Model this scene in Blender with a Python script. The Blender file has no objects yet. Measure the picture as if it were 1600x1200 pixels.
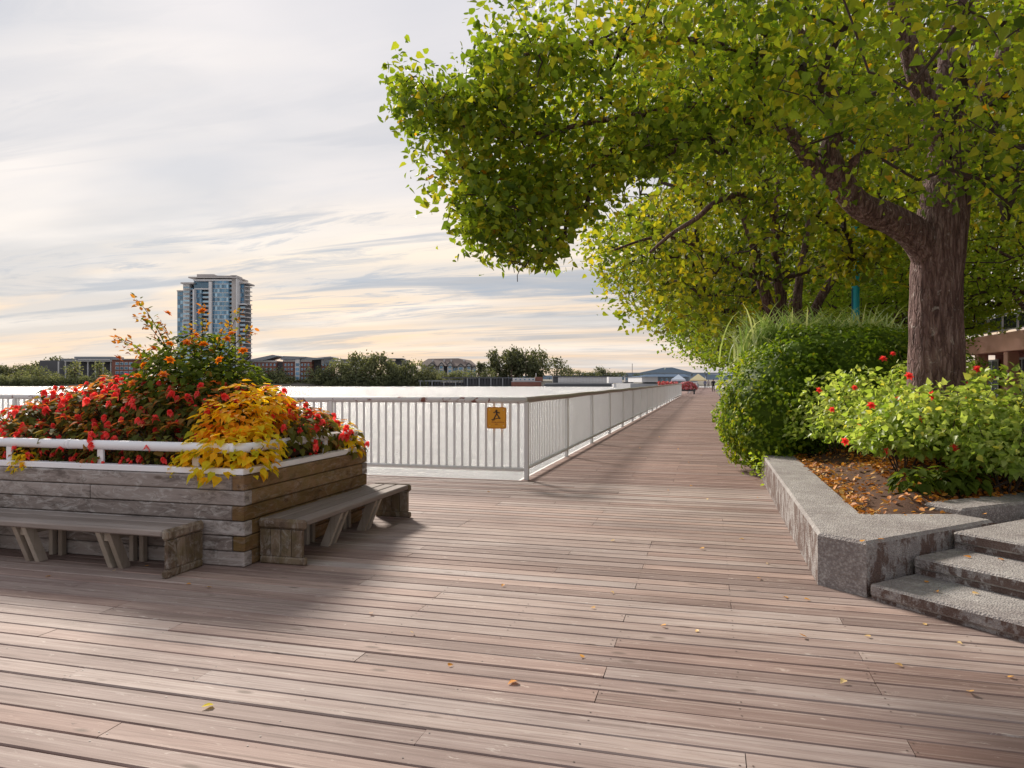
import bpy, math, random
import numpy as np
from mathutils import Vector, Matrix

random.seed(7)
RNG = np.random.default_rng(7)
S = bpy.context.scene
COL = S.collection

# ------------------------------------------------------------------ camera, sky, sun, exposure
YAW = math.radians(15.25)          # the camera looks 15 degrees left of the boardwalk's direction (+Y)
EYE = 1.5
FPX = 1130.0
cam_d = bpy.data.cameras.new('camera')
cam = bpy.data.objects.new('camera', cam_d)
COL.objects.link(cam)
cam.location = (0, 0, EYE)
cam.rotation_euler = (math.radians(90), 0, YAW)
cam_d.sensor_width = 36
cam_d.lens = FPX / 1600 * 36
cam_d.shift_y = -5 / 1600
cam_d.clip_start = 0.05
cam_d.clip_end = 9000
S.camera = cam
S.view_settings.view_transform = 'Standard'
S.view_settings.look = 'None'
S.view_settings.gamma = 1
S.view_settings.exposure = 0.75
S.view_settings.use_curve_mapping = False

SUN_EL = math.radians(31)
SUN_H = Vector((-0.67, 0.742))      # horizontal direction towards the sun (over the river, left of the view)
SUN_STRENGTH = 3.8
SKY_STRENGTH = 0.07                # strength of the physical sky
CLOUD_STRENGTH = 0.76               # radiance of the thin overcast
sun_d = bpy.data.lights.new('sun', 'SUN')
sun_d.energy = SUN_STRENGTH
sun_d.angle = math.radians(9.0)
sun_d.color = (1.0, 0.90, 0.78)
sun = bpy.data.objects.new('sun', sun_d)
COL.objects.link(sun)
SDIR = Vector((SUN_H.x * math.cos(SUN_EL), SUN_H.y * math.cos(SUN_EL), math.sin(SUN_EL)))
sun.rotation_euler = SDIR.to_track_quat('Z', 'Y').to_euler()
sun.location = (0, 0, 40)


def node(nt, typ, ins=None, **props):
    n = nt.nodes.new(typ)
    for k, v in props.items():
        setattr(n, k, v)
    for k, v in (ins or {}).items():
        s = n.inputs[k]
        if isinstance(v, bpy.types.NodeSocket):
            nt.links.new(v, s)
        else:
            s.default_value = v
    return n


def math_(nt, op, a, b=0.0, clamp=False):
    return node(nt, 'ShaderNodeMath', {0: a, 1: b}, operation=op, use_clamp=clamp).outputs[0]


def ramp(nt, fac, stops, interp='LINEAR'):
    n = node(nt, 'ShaderNodeValToRGB', {'Fac': fac})
    cr = n.color_ramp
    cr.interpolation = interp
    while len(cr.elements) < len(stops):
        cr.elements.new(0.5)
    for e, (p, c) in zip(cr.elements, stops):
        e.position = p
        e.color = (c[0], c[1], c[2], 1) if not isinstance(c, (int, float)) else (c, c, c, 1)
    return n.outputs[0]


def mixc(nt, fac, a, b, blend='MIX'):
    n = node(nt, 'ShaderNodeMix', data_type='RGBA', blend_type=blend)
    for s, v in ((n.inputs[0], fac), (n.inputs[6], a), (n.inputs[7], b)):
        if isinstance(v, bpy.types.NodeSocket):
            nt.links.new(v, s)
        else:
            s.default_value = (v[0], v[1], v[2], 1) if isinstance(v, (tuple, list)) else v
    return n.outputs[2]


def noise_(nt, vec, scale, detail=4, rough=0.55, dist=0.0):
    return node(nt, 'ShaderNodeTexNoise', {'Vector': vec, 'Scale': scale, 'Detail': detail, 'Roughness': rough, 'Distortion': dist}).outputs[0]


def mapping(nt, vec, scale=(1, 1, 1), rot=(0, 0, 0), loc=(0, 0, 0)):
    return node(nt, 'ShaderNodeMapping', {'Vector': vec, 'Scale': scale, 'Rotation': rot, 'Location': loc}).outputs[0]


def build_world():
    w = bpy.data.worlds.new('World')
    S.world = w
    w.use_nodes = True
    nt = w.node_tree
    nt.nodes.clear()
    tc = node(nt, 'ShaderNodeTexCoord').outputs['Generated']
    sep = node(nt, 'ShaderNodeSeparateXYZ', {0: tc})
    z = math_(nt, 'MAXIMUM', sep.outputs[2], 0.0)
    zz = math_(nt, 'ADD', z, 0.085)
    px = math_(nt, 'DIVIDE', sep.outputs[0], zz)
    py = math_(nt, 'DIVIDE', sep.outputs[1], zz)
    p = node(nt, 'ShaderNodeCombineXYZ', {0: px, 1: py, 2: 0.0}).outputs[0]
    # colour of the thin cloud deck by elevation
    base = ramp(nt, z, [(0.0, (0.76, 0.56, 0.40)), (0.04, (0.83, 0.575, 0.37)), (0.10, (0.90, 0.65, 0.42)), (0.17, (0.93, 0.77, 0.58)),
                        (0.25, (0.74, 0.68, 0.64)), (0.36, (0.75, 0.70, 0.68)), (0.5, (0.64, 0.62, 0.645)), (1.0, (0.60, 0.60, 0.63))])
    big = noise_(nt, mapping(nt, p, (0.30, 0.62, 1), (0, 0, math.radians(28))), 1.0, 5, 0.5, 0.6)
    shade = ramp(nt, big, [(0.36, 0.0), (0.47, 0.4), (0.57, 1.0)])
    c1 = mixc(nt, math_(nt, 'MULTIPLY', shade, 0.80), base, (0.45, 0.465, 0.50))
    lit = ramp(nt, noise_(nt, mapping(nt, p, (0.35, 0.9, 1), (0, 0, math.radians(20)), (3.1, 1.7, 0)), 1.0, 4, 0.5, 0.4), [(0.5, 0.0), (0.68, 1.0)])
    c2 = mixc(nt, math_(nt, 'MULTIPLY', lit, 0.6), c1, (0.93, 0.83, 0.74))
    # low streaks of broken grey-blue cloud, strongest in a band above the horizon
    st = noise_(nt, mapping(nt, p, (0.33, 1.25, 1), (0, 0, math.radians(15)), (0.4, 4.3, 0)), 1.0, 8, 0.62, 0.9)
    stf = ramp(nt, st, [(0.52, 0.0), (0.60, 0.8), (0.72, 1.0)])
    band = ramp(nt, z, [(0.0, 0.2), (0.05, 0.7), (0.13, 1.0), (0.20, 0.75), (0.28, 0.25), (0.45, 0.1)])
    c3 = mixc(nt, math_(nt, 'MULTIPLY', math_(nt, 'MULTIPLY', stf, band), 0.92), c2, (0.24, 0.29, 0.37))
    fine = noise_(nt, mapping(nt, p, (0.5, 3.6, 1), (0, 0, math.radians(14)), (7.0, 2.0, 0)), 1.0, 7, 0.6, 0.5)
    c4 = mixc(nt, math_(nt, 'MULTIPLY', ramp(nt, fine, [(0.35, 0.0), (0.7, 1.0)]), 0.30), c3, (0.48, 0.50, 0.55))
    tat = noise_(nt, mapping(nt, p, (1.1, 4.2, 1), (0, 0, math.radians(17)), (2.0, 9.0, 0)), 1.0, 9, 0.68, 1.0)
    tatb = ramp(nt, noise_(nt, mapping(nt, p, (0.3, 0.8, 1), (0, 0, math.radians(17)), (5.0, 1.0, 0)), 1.0, 3, 0.5), [(0.45, 0.0), (0.6, 1.0)])
    tf = math_(nt, 'MULTIPLY', math_(nt, 'MULTIPLY', ramp(nt, tat, [(0.51, 0.0), (0.62, 1.0)]), tatb), ramp(nt, z, [(0.02, 0.3), (0.1, 0.9), (0.22, 0.8), (0.45, 0.35)]))
    c4 = mixc(nt, math_(nt, 'MULTIPLY', tf, 0.75), c4, (0.30, 0.35, 0.43))
    bg_c = node(nt, 'ShaderNodeBackground', {'Color': c4, 'Strength': CLOUD_STRENGTH})
    sky = node(nt, 'ShaderNodeTexSky', sky_type='NISHITA', sun_disc=False, sun_elevation=SUN_EL,
               sun_rotation=math.atan2(SUN_H.x, SUN_H.y))
    bg_s = node(nt, 'ShaderNodeBackground', {'Color': sky.outputs[0], 'Strength': SKY_STRENGTH})
    mx = node(nt, 'ShaderNodeMixShader', {0: 0.9, 1: bg_s.outputs[0], 2: bg_c.outputs[0]})
    out = node(nt, 'ShaderNodeOutputWorld')
    nt.links.new(mx.outputs[0], out.inputs[0])


build_world()

# ------------------------------------------------------------------ helpers: view geometry (to turn measurements into places)
FW = Vector((-math.sin(YAW), math.cos(YAW), 0))
RT = Vector((math.cos(YAW), math.sin(YAW), 0))


def at(px, py, d):                 # point seen at a pixel of the 1600 px photograph, d metres away along the view
    return Vector((0, 0, EYE)) + FW * d + RT * (d * (px - 800) / FPX) + Vector((0, 0, d * (595 - py) / FPX))


def gp(px, py, z=0.0):             # point on the level z
    return at(px, py, (EYE - z) * FPX / (py - 595))


def proj(P):
    P = np.asarray(P, float)
    d = P[:, 0] * FW.x + P[:, 1] * FW.y
    l = P[:, 0] * RT.x + P[:, 1] * RT.y
    dd = np.where(d > 0.05, d, 0.05)
    return 800 + FPX * l / dd, 595 - FPX * (P[:, 2] - EYE) / dd, d


def inside(poly, x, y):
    c = np.zeros(len(x), bool)
    n = len(poly)
    for i in range(n):
        x0, y0 = poly[i]
        x1, y1 = poly[(i + 1) % n]
        if y0 == y1:
            continue
        t = ((y0 > y) != (y1 > y)) & (x < (x1 - x0) * (y - y0) / (y1 - y0) + x0)
        c ^= t
    return c


# ------------------------------------------------------------------ helpers: objects
WORG = {}


def tag(o, label=None, cat=None, group=None, kind=None):
    if label: o['label'] = label
    if cat: o['category'] = cat
    if group: o['group'] = group
    if kind: o['kind'] = kind
    return o


def empty(name, loc, label=None, cat=None, group=None, kind=None):
    o = bpy.data.objects.new(name, None)
    COL.objects.link(o)
    o.location = loc
    o.empty_display_size = 0.1
    WORG[o.name] = Vector(loc)
    return tag(o, label, cat, group, kind)


def link(name, me, parent=None, org=None):
    o = bpy.data.objects.new(name, me)
    COL.objects.link(o)
    if parent is not None:
        o.parent = parent
        if org is not None:
            o.location = org - WORG[parent.name]
            WORG[o.name] = Vector(org)
        else:
            WORG[o.name] = WORG[parent.name]
    else:
        o.location = org if org is not None else (0, 0, 0)
        WORG[o.name] = Vector(o.location)
    return o


def np_mesh(name, V, F, rnd=None, mat=None, smooth=False):
    """mesh from arrays; F is (n,k)"""
    me = bpy.data.meshes.new(name)
    V = np.asarray(V, np.float32)
    F = np.asarray(F, np.int32)
    n, k = F.shape
    me.vertices.add(len(V))
    me.vertices.foreach_set('co', V.ravel())
    me.loops.add(n * k)
    me.loops.foreach_set('vertex_index', F.ravel())
    me.polygons.add(n)
    me.polygons.foreach_set('loop_start', np.arange(0, n * k, k, dtype=np.int32))
    if smooth:
        me.polygons.foreach_set('use_smooth', np.ones(n, bool))
    a = me.attributes.new('rnd', 'FLOAT', 'POINT')
    a.data.foreach_set('value', np.asarray(rnd if rnd is not None else np.full(len(V), 0.5), np.float32))
    me.update(calc_edges=True)
    if mat: me.materials.append(mat)
    return me


class MB:
    def __init__(s):
        s.v, s.f, s.r, s.m = [], [], [], []
        s.cm = 0

    def add(s, vs, fs, rnd=None):
        b = len(s.v)
        if rnd is None: rnd = random.random()
        s.v += [tuple(v) for v in vs]
        s.r += [rnd] * len(vs)
        s.f += [tuple(b + i for i in f) for f in fs]
        s.m += [s.cm] * len(fs)

    def box(s, x0, x1, y0, y1, z0, z1, M=None, bev=0.0, rnd=None):
        if x0 > x1: x0, x1 = x1, x0
        if y0 > y1: y0, y1 = y1, y0
        if z0 > z1: z0, z1 = z1, z0
        if bev <= 0:
            vs = [(x, y, z) for z in (z0, z1) for y in (y0, y1) for x in (x0, x1)]
            fs = [(0, 2, 3, 1), (4, 5, 7, 6), (0, 1, 5, 4), (2, 6, 7, 3), (0, 4, 6, 2), (1, 3, 7, 5)]
        else:
            b = min(bev, (x1 - x0) * .45, (y1 - y0) * .45, (z1 - z0) * .45)
            vs, idx = [], {}
            lo, hi = (x0, y0, z0), (x1, y1, z1)
            for c in range(8):
                sg = [(c >> k) & 1 for k in range(3)]
                for ax in range(3):
                    p = []
                    for k in range(3):
                        e = hi[k] if sg[k] else lo[k]
                        p.append(e if k == ax else (e - b if sg[k] else e + b))
                    idx[(c, ax)] = len(vs)
                    vs.append(tuple(p))
            fs = []
            for ax in range(3):
                u, w = [k for k in range(3) if k != ax]
                for sd in (0, 1):
                    q = [(sd << ax) | (i << u) | (j << w) for i, j in ((0, 0), (1, 0), (1, 1), (0, 1))]
                    fs.append([idx[(c, ax)] for c in q])
                for i in (0, 1):
                    for j in (0, 1):
                        c0 = (i << u) | (j << w)
                        c1 = c0 | (1 << ax)
                        fs.append([idx[(c0, u)], idx[(c1, u)], idx[(c1, w)], idx[(c0, w)]])
            for c in range(8):
                fs.append([idx[(c, 0)], idx[(c, 1)], idx[(c, 2)]])
        if M is not None:
            vs = [M @ Vector(v) for v in vs]
        s.add(vs, fs, rnd)

    def prism(s, poly, z0, z1, M=None, rnd=None):
        n = len(poly)
        vs = [(x, y, z0) for x, y in poly] + [(x, y, z1) for x, y in poly]
        fs = [tuple(range(n))[::-1], tuple(range(n, 2 * n))] + [(i, (i + 1) % n, n + (i + 1) % n, n + i) for i in range(n)]
        if M is not None: vs = [M @ Vector(v) for v in vs]
        s.add(vs, fs, rnd)

    def hexa(s, p):                # eight corners: four below, four above
        s.add(p, [(0, 3, 2, 1), (4, 5, 6, 7), (0, 1, 5, 4), (1, 2, 6, 5), (2, 3, 7, 6), (3, 0, 4, 7)])

    def tube(s, pts, rad, n=8, cap=True, rnd=None):
        pts = [Vector(p) for p in pts]
        if not isinstance(rad, (list, tuple)): rad = [rad] * len(pts)
        b = []
        up = Vector((0, 0, 1))
        prev = None
        for i, p in enumerate(pts):
            t = (pts[min(i + 1, len(pts) - 1)] - pts[max(i - 1, 0)]).normalized()
            if prev is None:
                a = t.cross(up)
                if a.length < 0.1: a = t.cross(Vector((1, 0, 0)))
            else:
                a = prev - t * prev.dot(t)
            a.normalize()
            prev = a
            c = t.cross(a)
            for k in range(n):
                an = 2 * math.pi * k / n
                b.append(p + (a * math.cos(an) + c * math.sin(an)) * rad[i])
        fs = []
        for i in range(len(pts) - 1):
            for k in range(n):
                fs.append((i * n + k, i * n + (k + 1) % n, (i + 1) * n + (k + 1) % n, (i + 1) * n + k))
        if cap:
            fs.append(tuple(range(n))[::-1])
            fs.append(tuple(range((len(pts) - 1) * n, len(pts) * n)))
        s.add(b, fs, rnd)

    def build(s, name, mat, parent=None, org=None, smooth=False):
        me = bpy.data.meshes.new(name)
        if org is None: org = WORG[parent.name] if parent is not None else Vector((0, 0, 0))
        org = Vector(org)
        me.from_pydata([(v[0] - org.x, v[1] - org.y, v[2] - org.z) for v in s.v], [], s.f)
        a = me.attributes.new('rnd', 'FLOAT', 'POINT')
        a.data.foreach_set('value', np.asarray(s.r, np.float32))
        for m in (mat if isinstance(mat, (list, tuple)) else [mat]): me.materials.append(m)
        if isinstance(mat, (list, tuple)):
            me.polygons.foreach_set('material_index', s.m)
        if smooth: me.polygons.foreach_set('use_smooth', [True] * len(me.polygons))
        me.update()
        return link(name, me, parent, org)


def copy_tree(o, parent=None):
    c = o.copy()
    COL.objects.link(c)
    if parent is not None: c.parent = parent
    for ch in list(o.children):
        copy_tree(ch, c)
    return c


# ------------------------------------------------------------------ materials
def new_mat(name):
    m = bpy.data.materials.new(name)
    m.use_nodes = True
    m.node_tree.nodes.clear()
    return m, m.node_tree


def finish(nt, shader):
    out = node(nt, 'ShaderNodeOutputMaterial')
    nt.links.new(shader, out.inputs[0])


def attr(nt):
    return node(nt, 'ShaderNodeAttribute', attribute_name='rnd').outputs['Fac']


def pos(nt):
    return node(nt, 'ShaderNodeNewGeometry').outputs['Position']


def bump(nt, h, strength=0.3, dist=0.01):
    return node(nt, 'ShaderNodeBump', {'Height': h, 'Strength': strength, 'Distance': dist}).outputs[0]


def m_plain(name, col, rough=0.6, var=0.15, scale=6, metal=0.0, bmp=0.0, spec=0.5):
    m, nt = new_mat(name)
    P = pos(nt)
    n = noise_(nt, P, scale, 5)
    k = math_(nt, 'ADD', math_(nt, 'MULTIPLY', math_(nt, 'SUBTRACT', n, 0.5), var * 2), 1.0)
    k = math_(nt, 'ADD', k, math_(nt, 'MULTIPLY', math_(nt, 'SUBTRACT', attr(nt), 0.5), var))
    c = node(nt, 'ShaderNodeVectorMath', {0: (col[0], col[1], col[2]), 3: k}, operation='SCALE').outputs[0]
    ins = {'Base Color': c, 'Roughness': rough, 'Metallic': metal, 'Specular IOR Level': spec}
    if bmp: ins['Normal'] = bump(nt, noise_(nt, P, scale * 8, 4), bmp, 0.01)
    finish(nt, node(nt, 'ShaderNodeBsdfPrincipled', ins).outputs[0])
    return m


def m_wood(name, axis, stops, moss=0.0, rough=0.75, knots=True, white=0.0, fine=1.0, mosscol=(0.11, 0.10, 0.02), deck=False):
    """weathered timber, grain along the axis (0 x, 1 y, 2 z); the rnd attribute sets each piece apart"""
    m, nt = new_mat(name)
    r = attr(nt)
    off = node(nt, 'ShaderNodeCombineXYZ', {0: math_(nt, 'MULTIPLY', r, 37.0), 1: math_(nt, 'MULTIPLY', r, 91.0), 2: math_(nt, 'MULTIPLY', r, 53.0)}).outputs[0]
    P = node(nt, 'ShaderNodeVectorMath', {0: pos(nt), 1: off}, operation='ADD').outputs[0]
    sc = [26.0 * fine] * 3
    sc[axis] = 1.3
    g = noise_(nt, mapping(nt, P, tuple(sc)), 1.0, 6, 0.65, 0.35)
    sc2 = [9.0] * 3
    sc2[axis] = 0.9
    b = noise_(nt, mapping(nt, P, tuple(sc2)), 1.0, 3, 0.5, 1.2)
    f = math_(nt, 'ADD', math_(nt, 'MULTIPLY', math_(nt, 'SUBTRACT', g, 0.11), 0.58), math_(nt, 'MULTIPLY', math_(nt, 'SUBTRACT', b, 0.2), 0.62))
    f = math_(nt, 'ADD', f, math_(nt, 'MULTIPLY', math_(nt, 'SUBTRACT', r, 0.5), 0.55))
    f = math_(nt, 'ADD', f, 0.1, True)
    c = ramp(nt, f, stops)
    if deck:                       # fine cracks and raised grain of walked-on softwood, each board its own hue
        sc4 = [75.0] * 3
        sc4[axis] = 1.1
        g2 = noise_(nt, mapping(nt, P, tuple(sc4)), 1.0, 5, 0.7, 0.25)
        c = mixc(nt, ramp(nt, g2, [(0.32, 0.75), (0.47, 0.0)]), c, (0.12, 0.085, 0.07))
        c = mixc(nt, ramp(nt, g2, [(0.54, 0.0), (0.70, 0.5)]), c, (0.56, 0.50, 0.45))
        fl = noise_(nt, mapping(nt, P, tuple(7.0 if q == axis else 24.0 for q in range(3))), 1.0, 6, 0.75, 0.6)
        c = mixc(nt, ramp(nt, fl, [(0.60, 0.0), (0.68, 0.55)]), c, (0.60, 0.54, 0.49))
        c = mixc(nt, ramp(nt, fl, [(0.30, 0.6), (0.37, 0.0)]), c, (0.085, 0.06, 0.05))
        hue = math_(nt, 'FRACT', math_(nt, 'MULTIPLY', r, 17.3))
        c = mixc(nt, ramp(nt, hue, [(0.55, 0.0), (1.0, 0.45)]), c, mixc(nt, 1.0, c, (1.12, 0.90, 0.80), 'MULTIPLY'))
        c = mixc(nt, ramp(nt, hue, [(0.0, 0.5), (0.4, 0.0)]), c, mixc(nt, 1.0, c, (0.88, 0.93, 0.98), 'MULTIPLY'))
    # grain lines
    gl = ramp(nt, g, [(0.30, 0.0), (0.42, 1.0)])
    c = mixc(nt, math_(nt, 'MULTIPLY', math_(nt, 'SUBTRACT', 1.0, gl), 0.38), c, tuple(x * 0.45 for x in stops[0][1]))
    if knots:
        sc3 = [5.5] * 3
        sc3[axis] = 1.9
        vo = node(nt, 'ShaderNodeTexVoronoi', {'Vector': mapping(nt, P, tuple(sc3)), 'Scale': 1.0, 'Randomness': 1.0}).outputs['Distance']
        kn = ramp(nt, vo, [(0.05, 1.0), (0.11, 0.0)])
        c = mixc(nt, math_(nt, 'MULTIPLY', kn, 0.72), c, (0.09, 0.06, 0.045))
    if white:
        wn = ramp(nt, noise_(nt, mapping(nt, pos(nt), (5.0, 5.0, 14.0) if axis != 2 else (9, 9, 6)), 1.0, 8, 0.75, 1.4), [(0.50, 0.0), (0.62, 1.0)])
        dn = ramp(nt, noise_(nt, mapping(nt, pos(nt), (3.0, 3.0, 9.0) if axis != 2 else (7, 7, 5), (0, 0, 0), (4, 2, 7)), 1.0, 8, 0.75, 1.0), [(0.50, 0.0), (0.60, 1.0)])
        c = mixc(nt, math_(nt, 'MULTIPLY', dn, 0.6), c, tuple(q * 0.55 for q in stops[0][1]))
        c = mixc(nt, math_(nt, 'MULTIPLY', wn, white), c, (0.52, 0.50, 0.49))
    if moss:
        mn = ramp(nt, noise_(nt, pos(nt), 4.0, 6, 0.65, 0.4), [(0.42, 0.0), (0.62, 1.0)])
        c = mixc(nt, math_(nt, 'MULTIPLY', mn, moss), c, mosscol)
    # wide blotches of weather and dirt
    bl = ramp(nt, noise_(nt, pos(nt), 0.9, 4, 0.6), [(0.35, 0.0), (0.65, 1.0)])
    c = mixc(nt, math_(nt, 'MULTIPLY', bl, 0.30), c, tuple(x * 0.6 for x in stops[0][1]))
    h = math_(nt, 'ADD', g, math_(nt, 'MULTIPLY', b, 0.5))
    finish(nt, node(nt, 'ShaderNodeBsdfPrincipled', {'Base Color': c, 'Roughness': rough, 'Specular IOR Level': 0.3,
                                                     'Normal': bump(nt, h, 0.35, 0.006)}).outputs[0])
    return m


def m_leaf(name, stops, trans=0.45, rough=0.5, nscale=0.9, namt=0.5, spec=0.35, tint=(1.25, 1.2, 0.6), fine=(0.0, 9.0)):
    m, nt = new_mat(name)
    r = attr(nt)
    n = noise_(nt, pos(nt), nscale, 3, 0.5)
    f = math_(nt, 'ADD', r, math_(nt, 'MULTIPLY', math_(nt, 'SUBTRACT', n, 0.5), namt), True)
    c = ramp(nt, f, stops)
    mott = noise_(nt, pos(nt), 40.0, 2, 0.5)
    c = mixc(nt, math_(nt, 'MULTIPLY', math_(nt, 'SUBTRACT', mott, 0.35, True), 0.7), c, mixc(nt, 1.0, c, (0.6, 0.62, 0.5), 'MULTIPLY'))
    bs = node(nt, 'ShaderNodeBsdfPrincipled', {'Base Color': c, 'Roughness': rough, 'Specular IOR Level': spec})
    tcol = mixc(nt, 1.0, c, tint, 'MULTIPLY')
    tr = node(nt, 'ShaderNodeBsdfTranslucent', {'Color': tcol})
    finish(nt, node(nt, 'ShaderNodeMixShader', {0: trans, 1: bs.outputs[0], 2: tr.outputs[0]}).outputs[0])
    return m


def m_bark(name):
    m, nt = new_mat(name)
    P = pos(nt)
    g = noise_(nt, mapping(nt, P, (22, 22, 3.2)), 1.0, 6, 0.65, 0.6)
    pl = node(nt, 'ShaderNodeTexVoronoi', {'Vector': mapping(nt, node(nt, 'ShaderNodeVectorMath', {0: P, 1: mixc(nt, 1.0, node(nt, 'ShaderNodeTexNoise', {'Vector': P, 'Scale': 6.0, 'Detail': 4}).outputs[1], (0.12, 0.12, 0.12), 'MULTIPLY')}, operation='ADD').outputs[0], (24, 24, 3.4)), 'Scale': 1.0}, feature='DISTANCE_TO_EDGE').outputs['Distance']
    c = ramp(nt, g, [(0.28, (0.042, 0.023, 0.022)), (0.5, (0.155, 0.092, 0.086)), (0.72, (0.36, 0.26, 0.245))])
    li = ramp(nt, noise_(nt, P, 9.0, 5, 0.7, 0.5), [(0.60, 0.0), (0.68, 1.0)])
    c = mixc(nt, math_(nt, 'MULTIPLY', li, 0.7), c, (0.46, 0.40, 0.38))
    dk = ramp(nt, pl, [(0.0, 1.0), (0.09, 0.0)])
    c = mixc(nt, math_(nt, 'MULTIPLY', dk, 0.40), c, (0.03, 0.016, 0.014))
    h = math_(nt, 'ADD', math_(nt, 'MULTIPLY', g, 0.7), math_(nt, 'MINIMUM', math_(nt, 'MULTIPLY', pl, 3.0), 0.6))
    finish(nt, node(nt, 'ShaderNodeBsdfPrincipled', {'Base Color': c, 'Roughness': 0.85, 'Specular IOR Level': 0.2, 'Normal': bump(nt, h, 0.9, 0.025)}).outputs[0])
    return m


def m_concrete(name, stain=0.8, pale=0.0):
    """exposed aggregate concrete; brown-black algae stains with ragged edges on the upright faces"""
    m, nt = new_mat(name)
    P = pos(nt)
    vo = node(nt, 'ShaderNodeTexVoronoi', {'Vector': P, 'Scale': 75.0, 'Randomness': 1.0})
    peb = node(nt, 'ShaderNodeSeparateColor', {0: vo.outputs['Color']}).outputs[0]
    c = ramp(nt, peb, [(0.0, (0.27, 0.25, 0.245)), (0.5, (0.32, 0.305, 0.30)), (1.0, (0.41, 0.395, 0.385))])
    c = mixc(nt, ramp(nt, noise_(nt, P, 2.2, 8, 0.72), [(0.36, 0.0), (0.64, 0.8)]), c, (0.19, 0.165, 0.165))
    c = mixc(nt, ramp(nt, noise_(nt, P, 14.0, 6, 0.7), [(0.52, 0.0), (0.70, 0.5)]), c, (0.50, 0.48, 0.46))
    if pale:                       # washed aggregate: pale pebbles in a darker matrix
        v2 = node(nt, 'ShaderNodeTexVoronoi', {'Vector': P, 'Scale': 42.0, 'Randomness': 1.0}).outputs['Distance']
        c = mixc(nt, pale, c, ramp(nt, math_(nt, 'ADD', v2, math_(nt, 'MULTIPLY', math_(nt, 'SUBTRACT', noise_(nt, P, 60.0, 4, 0.7), .5), 0.5)), [(0.10, (0.66, 0.64, 0.62)), (0.36, (0.40, 0.385, 0.375)), (0.6, (0.17, 0.15, 0.145))]))
    N = node(nt, 'ShaderNodeNewGeometry').outputs['Normal']
    nz = math_(nt, 'ABSOLUTE', node(nt, 'ShaderNodeSeparateXYZ', {0: N}).outputs[2])
    side = math_(nt, 'LESS_THAN', nz, 0.5)
    s1 = math_(nt, 'ADD', math_(nt, 'MULTIPLY', noise_(nt, mapping(nt, P, (16, 16, 10)), 1.0, 8, 0.8, 0.3), 0.55), math_(nt, 'MULTIPLY', noise_(nt, mapping(nt, P, (4.0, 4.0, 3.0)), 1.0, 3, 0.5), 0.45))
    st = ramp(nt, s1, [(0.475, 0.0), (0.525, 1.0)])
    c = mixc(nt, math_(nt, 'MULTIPLY', math_(nt, 'MULTIPLY', st, side), stain), c, (0.085, 0.043, 0.03))
    h = math_(nt, 'ADD', vo.outputs['Distance'], math_(nt, 'MULTIPLY', noise_(nt, P, 25.0, 5, 0.7), 0.7))
    finish(nt, node(nt, 'ShaderNodeBsdfPrincipled', {'Base Color': c, 'Roughness': 0.85, 'Specular IOR Level': 0.25, 'Normal': bump(nt, h, 0.6, 0.012)}).outputs[0])
    return m


def m_paint(name, col, under, amount=0.5, scale=9.0, rough=0.45):
    """paint that peels in ragged patches"""
    m, nt = new_mat(name)
    P = pos(nt)
    n = noise_(nt, P, scale, 7, 0.7, 0.6)
    f = ramp(nt, n, [(amount, 0.0), (amount + 0.02, 1.0)])
    d = noise_(nt, P, 3.0, 5, 0.6)
    c0 = mixc(nt, math_(nt, 'MULTIPLY', d, 0.35), col, tuple(x * 0.72 for x in col))
    c = mixc(nt, f, c0, under)
    finish(nt, node(nt, 'ShaderNodeBsdfPrincipled', {'Base Color': c, 'Roughness': rough, 'Normal': bump(nt, f, -0.3, 0.003)}).outputs[0])
    return m


def m_glass(name, col, rough=0.08):
    m, nt = new_mat(name)
    c = mixc(nt, attr(nt), tuple(x * 0.65 for x in col), tuple(min(1, x * 1.35) for x in col))
    finish(nt, node(nt, 'ShaderNodeBsdfPrincipled', {'Base Color': c, 'Roughness': rough, 'Specular IOR Level': 0.9, 'Metallic': 0.3}).outputs[0])
    return m


def m_water():
    m, nt = new_mat('river_water')
    P = pos(nt)
    w1 = noise_(nt, mapping(nt, P, (0.30, 1.5, 1), (0, 0, -YAW)), 1.0, 5, 0.62, 0.3)
    w2 = noise_(nt, mapping(nt, P, (1.1, 6.5, 1), (0, 0, -YAW + .12)), 1.0, 4, 0.62, 0.3)
    h = math_(nt, 'ADD', w1, math_(nt, 'MULTIPLY', w2, 0.4))
    c = mixc(nt, w1, (0.40, 0.405, 0.41), (0.52, 0.52, 0.52))
    finish(nt, node(nt, 'ShaderNodeBsdfPrincipled', {'Base Color': c, 'Roughness': 0.24, 'IOR': 1.33, 'Specular IOR Level': 0.5,
                                                     'Normal': bump(nt, h, 1.0, 0.75)}).outputs[0])
    return m


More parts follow.
